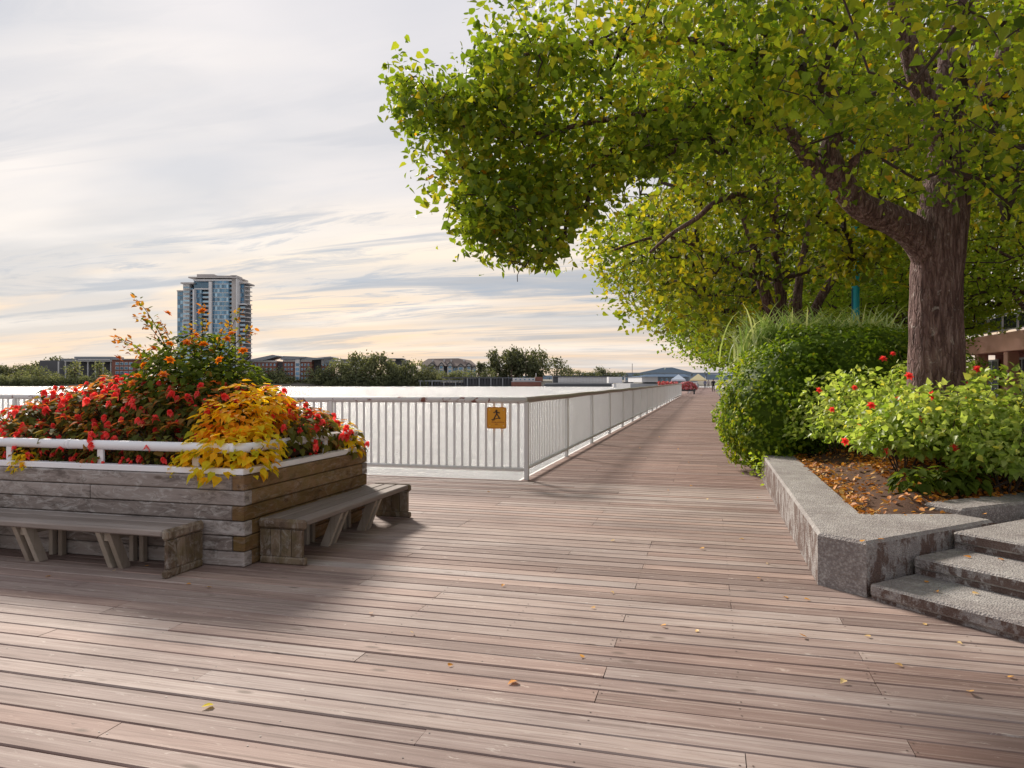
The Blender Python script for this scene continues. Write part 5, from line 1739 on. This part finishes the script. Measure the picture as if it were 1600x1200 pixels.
for y in (568, 575, 582, 589):
    for px in list(range(393, 432, 6)) + [446, 451, 456, 472, 477, 482] + [505, 510, 515]:
        d0 = 612.6 if px < 433 else (610.6 if px < 488 else 615.6)
        f = fpart('window', MAT['f_white'], o, (px - 1.5, px + 1.5, y, y + 4, d0, .38)); fpart('pane', MAT['f_glass'], f, (px - 1.1, px + 1.1, y + .5, y + 3.5, d0 - .2, .19))
    f = fpart('window', MAT['f_glass'], o, (462, 467, y - .5, y + 4, 607.7, .28))

o = empty('flat_roofed_house', fbase(545, 625), 'low pale flat-roofed house peeping over the bank trees', 'building')
fpart('wall', MAT['f_white'], o, (532, 566, 562.5, 606, 628, 16)); fpart('roof', MAT['f_roof'], o, (530, 562, 561, 562.4, 626, 20))
o = empty('dark_house', fbase(616, 622), 'dark blocky house with a thin flat roof standing among the bank trees in the middle', 'building')
fpart('wall', MAT['f_dark'], o, (618, 628, 561, 606, 622, 16)); fpart('wall', MAT['f_grey'], o, (604, 618, 563, 606, 624, 16), (628, 635, 564, 606, 624, 14))
fpart('roof', MAT['f_roof'], o, (603, 629, 559.8, 561, 619, 20), (626, 637, 562.6, 563.8, 622, 16))
f = fpart('window', MAT['f_white'], o, (607, 616, 565, 569, 623.6, .35)); fpart('pane', MAT['f_glass'], f, (608, 615, 565.8, 568.2, 623.4, .18))

# white gabled lodge with brown roof
o = empty('gabled_lodge', fbase(700, 640), 'white gabled riverside lodge with a long brown hipped roof', 'building')
fpart('wall', MAT['f_white'], o, (658, 742, 570, 606, 645, 20))
m = MB()
pts_f = [at(652, 571, 640), at(746, 573, 640), at(746, 573, 640) + FW * 26, at(652, 571, 640) + FW * 26]
rid = [at(669, 560.5, 653), at(716, 559.8, 653), at(736, 563.2, 653)]
vs = pts_f + rid
m.add(vs, [(0, 1, 6, 5, 4), (1, 2, 6), (2, 3, 4, 5, 6), (3, 0, 4), (0, 3, 2, 1)])
rf = m.build('roof', MAT['f_broof'], o)
for px in (676, 694, 705, 725):
    fpart('chimney', MAT['f_white'], rf, (px - 1, px + 1, 561.5, 565, 648, 2))
for px, yb, top, w in ((675, 596, 567, 6), (689.5, 596, 567, 4.5), (703, 604, 566.5, 5), (720, 596, 569, 6), (732.5, 594, 567.5, 4.5), (741, 592, 572, 4)):
    g = fpart('gable_bay', MAT['f_white'], o, (px - w * .8, px + w * .8, top + 4, yb, 641, 4))
    m = MB()
    a = [at(px - w, top + 4.6, 640.2), at(px, top, 640.2), at(px + w, top + 4.6, 640.2), at(px + w, top + 3.4, 640.2), at(px, top - 1.4, 640.2), at(px - w, top + 3.4, 640.2)]
    vs = a + [p + FW * 5 for p in a]
    m.add(vs, [(0, 1, 4, 5), (1, 2, 3, 4), (6, 11, 10, 7), (7, 10, 9, 8), (5, 4, 10, 11), (4, 3, 9, 10), (0, 6, 7, 1), (1, 7, 8, 2)])
    m.build('gable_roof', MAT['f_dark'], g)
    m = MB(); m.add([at(px - w * .8, top + 4.2, 641.05), at(px + w * .8, top + 4.2, 641.05), at(px, top + .3, 641.05)], [(0, 1, 2)]); m.build('gable', MAT['f_white'], g)
    for q in range(3):
        fpart('window', MAT['f_glass'], g, (px - w * .45, px + w * .45, top + 5 + 6.5 * q, top + 8.6 + 6.5 * q, 640.8, .18))
for y in (575, 582):
    for px in (710, 713.5):
        fpart('window', MAT['f_glass'], o, (px - 1.2, px + 1.2, y, y + 4, 644.7, .28))
for px0, px1 in ((693.8, 698.6),):
    fpart('shade_strip', MAT['f_dark'], o, (px0, px1, 570, 604, 644.4, .35))  # dark strip on the wall front paints the shade of a recess

# ---- trestle pier, barges, tug
o = empty('timber_trestle', fbase(730, 585), 'long dark timber trestle pier on posts along the far bank below the gabled lodge', 'pier')
fpart('deck', MAT['f_grey'], o, (654, 724, 594.2, 596.2, 586, 5))
fpart('deck', MAT['f_dark'], o, (690, 802, 589.4, 591.2, 584, 5))
for i, px in enumerate(np.arange(656, 802, 4.6)):
    fpart('post', MAT['f_grey' if i % 4 == 0 else 'f_dark'], o, (px, px + 1.3, 596 if px < 724 else 591, 605, 583.5 + (i % 2) * 1.5, 1))
fpart('fender_wall', MAT['f_dark'], o, (724, 801, 591.5, 604.5, 587, 2), (654, 724, 597.5, 604.5, 590, 2))


def barge(name, label, parts):
    o = empty(name, fbase(parts[0][1][0], parts[0][1][4], WATER_Z), label, 'barge')
    for nm, bx_, mt in parts: fpart(nm, MAT[mt], o, bx_)
    return o


o = barge('barge', 'rust red barge with a white deck wall moored at the end of the trestle', [('hull', (799, 846, 596.8, 604.3, 575, 18), 'f_rust'), ('deck_house', (801, 836, 590.4, 596.6, 578, 10), 'f_white'), ('container', (836.3, 848, 589, 596.6, 580, 10), 'f_rust'), ('coaming', (799, 846, 595.6, 596.75, 575, .8), 'f_grey')])
fpart('mast', MAT['f_white'], o, (837, 838, 583, 590, 582, .5))
for px in (806, 813, 820, 827, 833): fpart('window', MAT['f_glass'], o, (px - 1, px + 1, 592, 594, 577.8, .18))
o = barge('barge', 'long dark barge carrying a pale grey shed, moored right of the rust red one', [('hull', (850, 960, 600, 605.2, 560, 20), 'f_dark'), ('shed', (872, 951, 589.3, 598, 565, 10), 'f_white'), ('shed_roof', (864, 953, 587.6, 589.1, 564, 13), 'f_dark'), ('cabin', (864, 872, 589.3, 598, 566, 9), 'f_dark'), ('coaming', (852, 958, 598.2, 599.9, 561, 1), 'f_grey')])
for px in np.arange(876, 951, 5): fpart('rib', MAT['f_slab'], o, (px, px + .5, 589.5, 598, 564.7, .28))
o = barge('barge', 'small white barge right of dark barge', [('hull', (951, 972, 589, 598.5, 480, 9), 'f_white'), ('deck_house', (959, 1037, 600, 605, 470, 10), 'f_white')])
o = empty('tugboat', fbase(982, 440, WATER_Z), 'dark tug with a tall thin mast beyond the railing', 'boat')
fpart('hull', MAT['f_dark'], o, (974, 990, 597, 606, 440, 6)); fpart('wheelhouse', MAT['f_grey'], o, (977, 987, 588.5, 596.8, 441, 4)); fpart('roof', MAT['f_dark'], o, (976, 988, 587.2, 588.4, 440.5, 5)); fpart('mast', MAT['f_dark'], o, (987.6, 988.3, 568, 587, 441, .3))
for px in (979, 982, 985): fpart('window', MAT['f_glass'], o, (px - 1, px + 1, 590.5, 593.5, 440.8, .18))

# ---- far bridges and hill
mb = MB()
hl = [(-200, 593), (-60, 590), (20, 588), (60, 586), (240, 588), (520, 589), (760, 588), (900, 586), (990, 584), (1020, 578), (1036, 574.5), (1050, 574), (1062, 577), (1090, 584), (1180, 586), (1500, 584), (1900, 584)]
vs = [at(px, 600, 3300) for px, _ in hl] + [at(px, py, 3300) for px, py in hl] + [at(px, 600, 4000) for px, _ in hl]
n = len(hl)
mb.add(vs, [(i, i + 1, n + i + 1, n + i) for i in range(n - 1)] + [(n + i, n + i + 1, 2 * n + i + 1, 2 * n + i) for i in range(n - 1)])
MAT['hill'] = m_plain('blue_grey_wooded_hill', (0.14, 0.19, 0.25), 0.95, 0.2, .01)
tag(mb.build('hills', MAT['hill'], smooth=True), kind='structure')
o = empty('bridge', fbase(1000, 1300), 'long level blue-grey bridge far up the river', 'bridge')
fpart('deck', MAT['f_steel'], o, (896, 1160, 582.2, 584.2, 1300, 14))
for px in range(905, 1160, 22): fpart('pier', MAT['f_steel'], o, (px, px + 1.6, 584.3, 604, 1303, 6))
o = empty('market_hall', fbase(1040, 260), 'hall with a wide blue roof on the water at the far end of the boardwalk', 'building')
m = MB()
a = [at(1003, 588.5, 250), at(1078, 588.5, 250), at(1078, 588.5, 250) + FW * 40, at(1003, 588.5, 250) + FW * 40]
rg = [at(1016, 585.2, 266), at(1070, 584.8, 266)]
m.add(a + rg, [(0, 1, 5, 4), (1, 2, 5), (2, 3, 4, 5), (3, 0, 4), (3, 2, 1, 0)])
m.build('roof', MAT['f_blue'], o)
fpart('wall', MAT['f_white'], o, (1003, 1028, 588.3, 597, 252, 30)); fpart('wall', MAT['f_steel'], o, (1028, 1090, 588.3, 600, 253, 30))
for px in (1034, 1042, 1050, 1058, 1068, 1078): f = fpart('window', MAT['f_white'], o, (px - 1.6, px + 1.6, 590.5, 595.5, 252.8, .18)); fpart('pane', MAT['f_glass'], f, (px - 1.1, px + 1.1, 591.2, 594.8, 252.6, .15))
fpart('float', MAT['f_grey'], o, (985, 1092, 599.5, 609, 251, 34))
o = empty('gangway', fbase(1010, 300, WATER_Z), 'low grey floating pontoon with pipe rails beyond the railing', 'pontoon')
fpart('float', MAT['f_grey'], o, (990, 1032, 600.2, 602.4, 330, 5)); fpart('rail', MAT['f_white'], o, (990, 1032, 596.8, 597.3, 330, .2)); fpart('rail_post', MAT['f_white'], o, *[(px, px + .4, 597, 600.2, 330, .2) for px in range(990, 1033, 7)])

# ---- far end of the boardwalk: tents, planter of pink flowers, walkers


def tent(c, w, h, mat, label):
    o = empty('canopy_tent', c, label, 'tent')
    c = Vector(c)
    m = MB()
    e = [c + Vector((sx * w, sy * w, h)) for sx, sy in ((-1, -1), (1, -1), (1, 1), (-1, 1))]
    lo = [p - Vector((0, 0, .25)) for p in e]
    m.add(e + [c + Vector((0, 0, h + w * .75))] + lo, [(0, 1, 4), (1, 2, 4), (2, 3, 4), (3, 0, 4), (5, 6, 1, 0), (6, 7, 2, 1), (7, 8, 3, 2), (8, 5, 0, 3)])
    m.build('canopy', mat, o)
    for p in lo:
        m = MB(); m.box(p.x - .05, p.x + .05, p.y - .05, p.y + .05, c.z, p.z); m.build('leg', MAT['rail_grey'], o)
    return o


MAT['canvas'] = m_plain('pale_blue_canvas', (0.62, 0.70, 0.80), 0.8, 0.05, 1)
MAT['canvas_y'] = m_plain('cream_canvas', (0.72, 0.62, 0.36), 0.8, 0.05, 1)
p = at(1060, 595, 125); tent((p.x, p.y, .0), 1.15, 1.75, MAT['canvas'], 'pale blue-white canopy tent at the far end of the boardwalk before the blue roof')
p = at(1091, 595, 150); tent((p.x, p.y, .0), 1.7, 1.7, MAT['canvas_y'], 'cream canopy tent right of the pale blue one at the far end of the boardwalk')
mb = MB()
mb.box(-9, -2.74, 78, 170, -.35, -.01)
tag(mb.build('far_deck', MAT['walk']), kind='structure')
p = at(1074, 609, 82)
o = empty('flower_planter', (p.x, p.y, 0), 'dark stand with a rounded heap of pink-red flowers at the far end of the railing', 'planter')
m = MB(); m.box(p.x - 1.0, p.x + .9, p.y - .5, p.y + .5, .32, .6); m.build('box', MAT['f_dark'], o)
for sx in (-.85, .75):
    m = MB(); m.box(p.x + sx - .08, p.x + sx + .08, p.y - .4, p.y + .4, 0, .32); m.build('leg', MAT['f_dark'], o)
n = 700
P, d = dome(n, 1.15, .85, .0, .8)
P = P * np.array([1, .6, 1]) + np.array([p.x, p.y, .58])
leaves('flowers', P, d, rdir(n), RNG.uniform(.12, .22, n), RNG.random(n), HEART, MAT['pink'], o)
p2 = at(1050, 598, 90)
o = empty('flower_trough', (p2.x, p2.y, .0), 'long trough of pink flowers seen over the far end of the railing', 'planter')
m = MB(); m.box(p2.x - 1.6, p2.x + .6, p2.y - .4, p2.y + .4, 0, .85); m.build('trough', MAT['f_dark'], o)
n = 500
P = np.stack([RNG.uniform(-1.7, .7, n), RNG.uniform(-.4, .4, n), .85 + .5 * RNG.random(n)], 1) + np.array([p2.x, p2.y, 0])
leaves('flowers', P, rdir(n) + np.array([0, -.5, .8]), rdir(n), RNG.uniform(.12, .22, n), RNG.random(n), HEART, MAT['pink'], o)


def m_clothes(name, top, bottom, hz=.86):
    m, nt = new_mat(name)
    z = node(nt, 'ShaderNodeSeparateXYZ', {0: node(nt, 'ShaderNodeTexCoord').outputs['Object']}).outputs[2]
    c = mixc(nt, math_(nt, 'GREATER_THAN', z, hz), bottom, top)
    c = mixc(nt, math_(nt, 'GREATER_THAN', z, 1.46), c, (0.45, 0.28, 0.22))
    c = mixc(nt, math_(nt, 'LESS_THAN', z, .08), c, (0.03, 0.03, 0.03))
    finish(nt, node(nt, 'ShaderNodeBsdfPrincipled', {'Base Color': c, 'Roughness': 0.85}).outputs[0])
    return m


def person(loc, rz, h, clothes, label, stride=.16):
    o = empty('person', loc, label, 'person')
    J = {'pel': (0, 0, .95, .15), 'wst': (0, 0, 1.10, .14), 'che': (0, .01, 1.32, .16), 'nek': (0, .01, 1.49, .055), 'hed': (0, .03, 1.62, .095), 'top': (0, .03, 1.70, .07),
         'ls': (-.19, 0, 1.40, .07), 'le': (-.25, -.07, 1.14, .05), 'lh': (-.25, .06, .90, .038), 'rs': (.19, 0, 1.40, .07), 're': (.25, .03, 1.14, .05), 'rh': (.24, .16, .92, .038),
         'lp': (-.10, 0, .88, .095), 'lk': (-.11, stride * .7, .50, .068), 'la': (-.11, stride, .09, .045), 'lt': (-.11, stride + .15, .04, .04),
         'rp': (.10, 0, .88, .095), 'rk': (.11, -stride * .3, .49, .068), 'ra': (.11, -stride, .11, .045), 'rt': (.11, -stride + .14, .05, .04)}
    Ed = [('pel', 'wst'), ('wst', 'che'), ('che', 'nek'), ('nek', 'hed'), ('hed', 'top'), ('che', 'ls'), ('ls', 'le'), ('le', 'lh'), ('che', 'rs'), ('rs', 're'), ('re', 'rh'), ('pel', 'lp'), ('lp', 'lk'), ('lk', 'la'), ('la', 'lt'), ('pel', 'rp'), ('rp', 'rk'), ('rk', 'ra'), ('ra', 'rt')]
    K = list(J)
    me = bpy.data.meshes.new('body')
    me.from_pydata([J[k][:3] for k in K], [(K.index(a), K.index(b)) for a, b in Ed], [])
    me.materials.append(clothes)
    b = link('body', me, o)
    sk = b.modifiers.new('skin', 'SKIN')
    b.modifiers.new('sub', 'SUBSURF').render_levels = 1
    me.skin_vertices or None
    for i, k in enumerate(K):
        me.skin_vertices[0].data[i].radius = (J[k][3], J[k][3])
    me.skin_vertices[0].data[0].use_root = True
    m = MB()
    m.tube([(0, .015, 1.60), (0, .01, 1.69), (0, .02, 1.735)], [.108, .10, .05], 10)
    hh = MB(); hh.v, hh.f, hh.r, hh.m = [(v[0] + loc[0], v[1] + loc[1], v[2] + loc[2]) for v in m.v], m.f, m.r, m.m
    hh.build('hair', MAT['f_dark'], o, smooth=True)
    o.rotation_euler = (0, 0, rz)
    o.scale = [h / 1.74] * 3
    return o


def ground_at(px, d):
    p = at(px, 595, d)
    return (p.x, p.y, 0.0)


# the last board ends near 170 m; walkers stand on it
person(ground_at(1114.5, 96), math.pi, 1.74, m_clothes('black_coat', (0.012, 0.012, 0.016), (0.015, 0.015, 0.02)), 'person in black coat walking on the boardwalk by the hedge in the far distance')
person(ground_at(1101.5, 138), 0, 1.7, m_clothes('blue_jacket', (0.10, 0.12, 0.22), (0.03, 0.04, 0.07)), 'distant walker in a blue jacket left of the person in black')
person(ground_at(1107, 150), .2, 1.7, m_clothes('pale_jacket', (0.45, 0.40, 0.42), (0.08, 0.08, 0.12)), 'most distant walker, in a pale jacket, between the two others')

# ---- trees on the far bank
CROWN = {}


def crown_mesh(kind, mat, v):
    key = (kind, mat, v)
    if key in CROWN: return CROWN[key]
    n = 520 if kind != 'tall' else 420
    if kind == 'round':
        C = ell_points(26, (0, 0, .60), (.40, .40, .34), .5)
    elif kind == 'tall':
        C = ell_points(26, (0, 0, .55), (.20, .20, .45), .4)
    elif kind == 'cone':
        t = RNG.random(30) ** .7
        a = RNG.random(30) * 6.28
        C = np.stack([np.cos(a) * .16 * (1 - t), np.sin(a) * .16 * (1 - t), .1 + .86 * t], 1)
    elif kind == 'open':                  # separate clumps high on bare stems
        C = np.concatenate([ell_points(7, (RNG.uniform(-.28, .28), RNG.uniform(-.2, .2), z), (.15, .15, .11), .3) for z in (.38, .5, .62, .70, .80, .88)])
    else:                                 # bush
        C = ell_points(20, (0, 0, .45), (.55, .5, .42), .4)
    per = max(8, n // len(C))
    sd = {'round': .085, 'tall': .06, 'cone': .035, 'open': .05, 'bush': .12}[kind]
    P = np.repeat(C, per, 0) + RNG.normal(size=(len(C) * per, 3)) * sd
    P[:, 2] = np.abs(P[:, 2])
    k = len(P)
    R = np.clip(np.repeat(RNG.normal(.45, .16, len(C)), per) + RNG.normal(0, .12, k), 0, 1)
    sz = {'round': .085, 'tall': .075, 'cone': .06, 'open': .075, 'bush': .12}[kind]
    V, F, RR = leaf_arrays(P, RNG.normal(size=(k, 3)) + np.array([0, 0, .6]), rdir(k), RNG.uniform(sz * .7, sz * 1.3, k), R, FOLD)
    CROWN[key] = np_mesh('crown', V, F, RR, MAT[mat])
    return CROWN[key]


m = MB()
m.tube([(0, 0, -.05), (.01, 0, .3), (0, .01, .75)], [.035, .026, .010], 6)
tmp = m.build('trunk', MAT['bark'])
TRUNK = tmp.data
bpy.data.objects.remove(tmp)
nb = [0]


def str_ord(k):
    return ['first', 'second', 'third', 'fourth', 'fifth', 'sixth', 'seventh', 'eighth', 'ninth', 'tenth', 'eleventh', 'twelfth', 'thirteenth', 'fourteenth', 'fifteenth', 'sixteenth', 'seventeenth', 'eighteenth', 'nineteenth'][k]




def bank_tree(px, top, bot, d, kind, mat, label, group=None, wide=1.0, nm=None):
    nb[0] += 1
    b = at(px, bot, d)
    H = (bot - top) * d / FPX * (1.14 if kind in ('round', 'bush') else 1.04)
    o = empty(nm or {'bush': 'bank_shrub', 'cone': 'conifer', 'tall': 'poplar_tree'}.get(kind, 'bank_tree'), b, label, 'shrub' if kind == 'bush' else 'tree', group)
    o.rotation_euler = (0, 0, nb[0] * 1.7)
    o.scale = (H * wide, H * wide, H)
    if kind != 'bush': link('trunk', TRUNK, o)
    c = link('crown', crown_mesh(kind, mat, nb[0] % 3), o)
    return o


bank_tree(117, 565, 604, 612, 'tall', 'leaf_bankside', 'tall dense poplar before the long hall, the taller of two', wide=1.25)
bank_tree(156, 566, 604, 612, 'tall', 'leaf_bankside', 'poplar before the long hall, nearer the brick block', wide=1.1)
for px, top, w, lab in ((8, 586, 1.1, 'grey-green bank bush at the far left edge'), (34, 579, .9, 'pointed bank tree at the far left in front of the dark rise'), (62, 577, 1.0, 'bank tree left of the long hall'), (82, 583, 1.0, 'round bank bush below the left end of the long hall roof'), (97, 588, 1.0, 'low bush below the first white columns'), (136, 590, 1.1, 'low bush between the two poplars'), (172, 585, .9, 'bush before the brick block')):
    bank_tree(px, top, 604, 606, 'round' if top < 585 else 'bush', 'leaf_bankside', lab, 'greenery on the left far bank', w)
for i in range(30):
    px = -10 + i * 7.2
    bank_tree(px, 587 + (i * 7) % 6, 605, 597 - (i % 3), 'bush', 'leaf_bankside' if i % 3 else 'leaf_dark', 'low waterside bush on the left far bank, ' + ordw(i) + ' from the left', 'low bushes along the left bank', 1.1)
for i, px in enumerate(range(-60, 60, 13)):
    bank_tree(px, 574 + (i * 5) % 5, 600, 760, 'round', 'leaf_dark', 'dark tree in the wooded rise behind the left bank, ' + ordw(i) + ' from the left', 'dark trees on the left rise', 1.3)
for i, px in enumerate(range(64, 100, 10)):
    bank_tree(px, 563 + (100 - px) * .2, 600, 700, 'round', 'leaf_dark', 'dark tree at the left end of the long hall, ' + ordw(i) + ' from the left', 'dark trees by the hall', 1.2)
for px, top, w, lab in ((392, 580, 1.0, 'sallow bush just right of the tower foot'), (408, 577, 1.0, 'brownish bush left below the slanted roofs'), (425, 580, 1.1, 'grey-green bush below the first slanted roof'), (440, 577, .9, 'bush before the gap of the apartment block'), (455, 588, 1.4, 'low bush left of the white bay'), (478, 590, 1.3, 'low bush right of the white bay'), (492, 575, .9, 'yellowish tree at the right end of the apartment block'), (505, 578, .9, 'bush at the foot of the right apartment wing'), (430, 592, 2.0, 'wide low shrub at the waterline below the apartments'), (395, 592, 2.0, 'wide low shrub at the waterline right of the tower')):
    bank_tree(px, top, 604, 604, 'bush', 'leaf_bankside', lab, 'greenery before the apartment block', w)
k = 0
for px, top, w in ((516, 574, .8), (526, 566, .75), (537, 571, .7), (547, 565, .75), (556, 560, .7), (566, 557, .8), (577, 563, .7), (586, 559, .7), (596, 556, .8), (606, 562, .7), (614, 572, .8), (624, 575, .8), (634, 566, .6), (642, 570, .65), (652, 568, .7), (660, 577, .8), (670, 576, .9), (680, 581, .9)):
    bank_tree(px, top, 605, 596, 'round' if k % 3 else 'tall', 'leaf_bankside' if k % 4 else 'leaf_dark', 'bank tree ' + str_ord(k) + ' from the left in the thick green row mid picture', 'green bank trees in the middle', w * (1.0 if k % 3 else 2.0))
    k += 1
for i in range(26):
    px = 505 + i * 6.8 + (i * 37 % 5)
    bank_tree(px, 584 + (i * 7) % 8, 605, 594 - (i % 3), 'bush', 'leaf_bankside' if i % 2 else 'leaf_dark', 'low bush at the foot of the middle bank trees, ' + ordw(i) + ' from the left', 'low bushes along the middle bank', 1.2)
for px, top in ((748, 567), (752, 570), (756, 568)):
    bank_tree(px, top, 604, 625, 'cone', 'leaf_dark', ('left', 'middle', 'right')[(748, 752, 756).index(px)] + ' of three slim dark conifers right of the gabled lodge', 'three slim conifers', 1.0)
for px, top, w in ((712, 582, 1.0), (722, 580, .9), (735, 582, 1.0), (705, 586, 1.0), (764, 578, .9), (690, 583, 1.0)):
    bank_tree(px, top, 604, 615, 'round', 'leaf_bankside', 'bank tree before the gabled lodge, ' + ordw(sorted((712, 722, 735, 705, 764, 690)).index(px)) + ' from the left', 'trees before the lodge', w)
for i, (px, top, w, kd) in enumerate(((768, 549, .55, 'open'), (780, 555, .5, 'open'), (792, 549, .6, 'open'), (800, 546, .55, 'open'), (806, 548, .6, 'open'), (815, 553, .6, 'open'), (822, 550, .6, 'round'), (834, 551, .62, 'round'), (845, 556, .6, 'round'), (776, 570, .9, 'round'), (790, 572, .9, 'round'), (810, 568, .9, 'round'), (827, 570, .9, 'round'), (840, 568, .8, 'round'))):
    bank_tree(px, top, 603, 640 + (i % 3) * 6, kd, 'leaf_dark', 'dark tree ' + str_ord(i) + ' of the airy grove behind the timber trestle', 'tall grove behind the trestle', w * (1.5 if kd == 'open' else 1.0))
bank_tree(870, 565, 603, 620, 'round', 'leaf_dark', 'single round dark tree behind the pale barge shed', wide=.9)
for i, (px, top, w, d) in enumerate(sorted(((882, 575, .9, 660), (891, 578, 1.0, 680), (906, 582, 1.2, 800), (920, 583, 1.5, 800), (938, 577, 1.0, 900), (944, 578, 1.0, 900), (930, 583, 1.3, 850), (955, 584, 1.6, 900), (968, 584, 1.6, 900), (1000, 585, 1.5, 900)))):
    bank_tree(px, top, 600, d, 'round', 'leaf_dark', 'small dark tree beyond the barges, ' + ordw(i) + ' from the left', 'distant trees beyond the barges', w)
print('objects', len(bpy.data.objects))
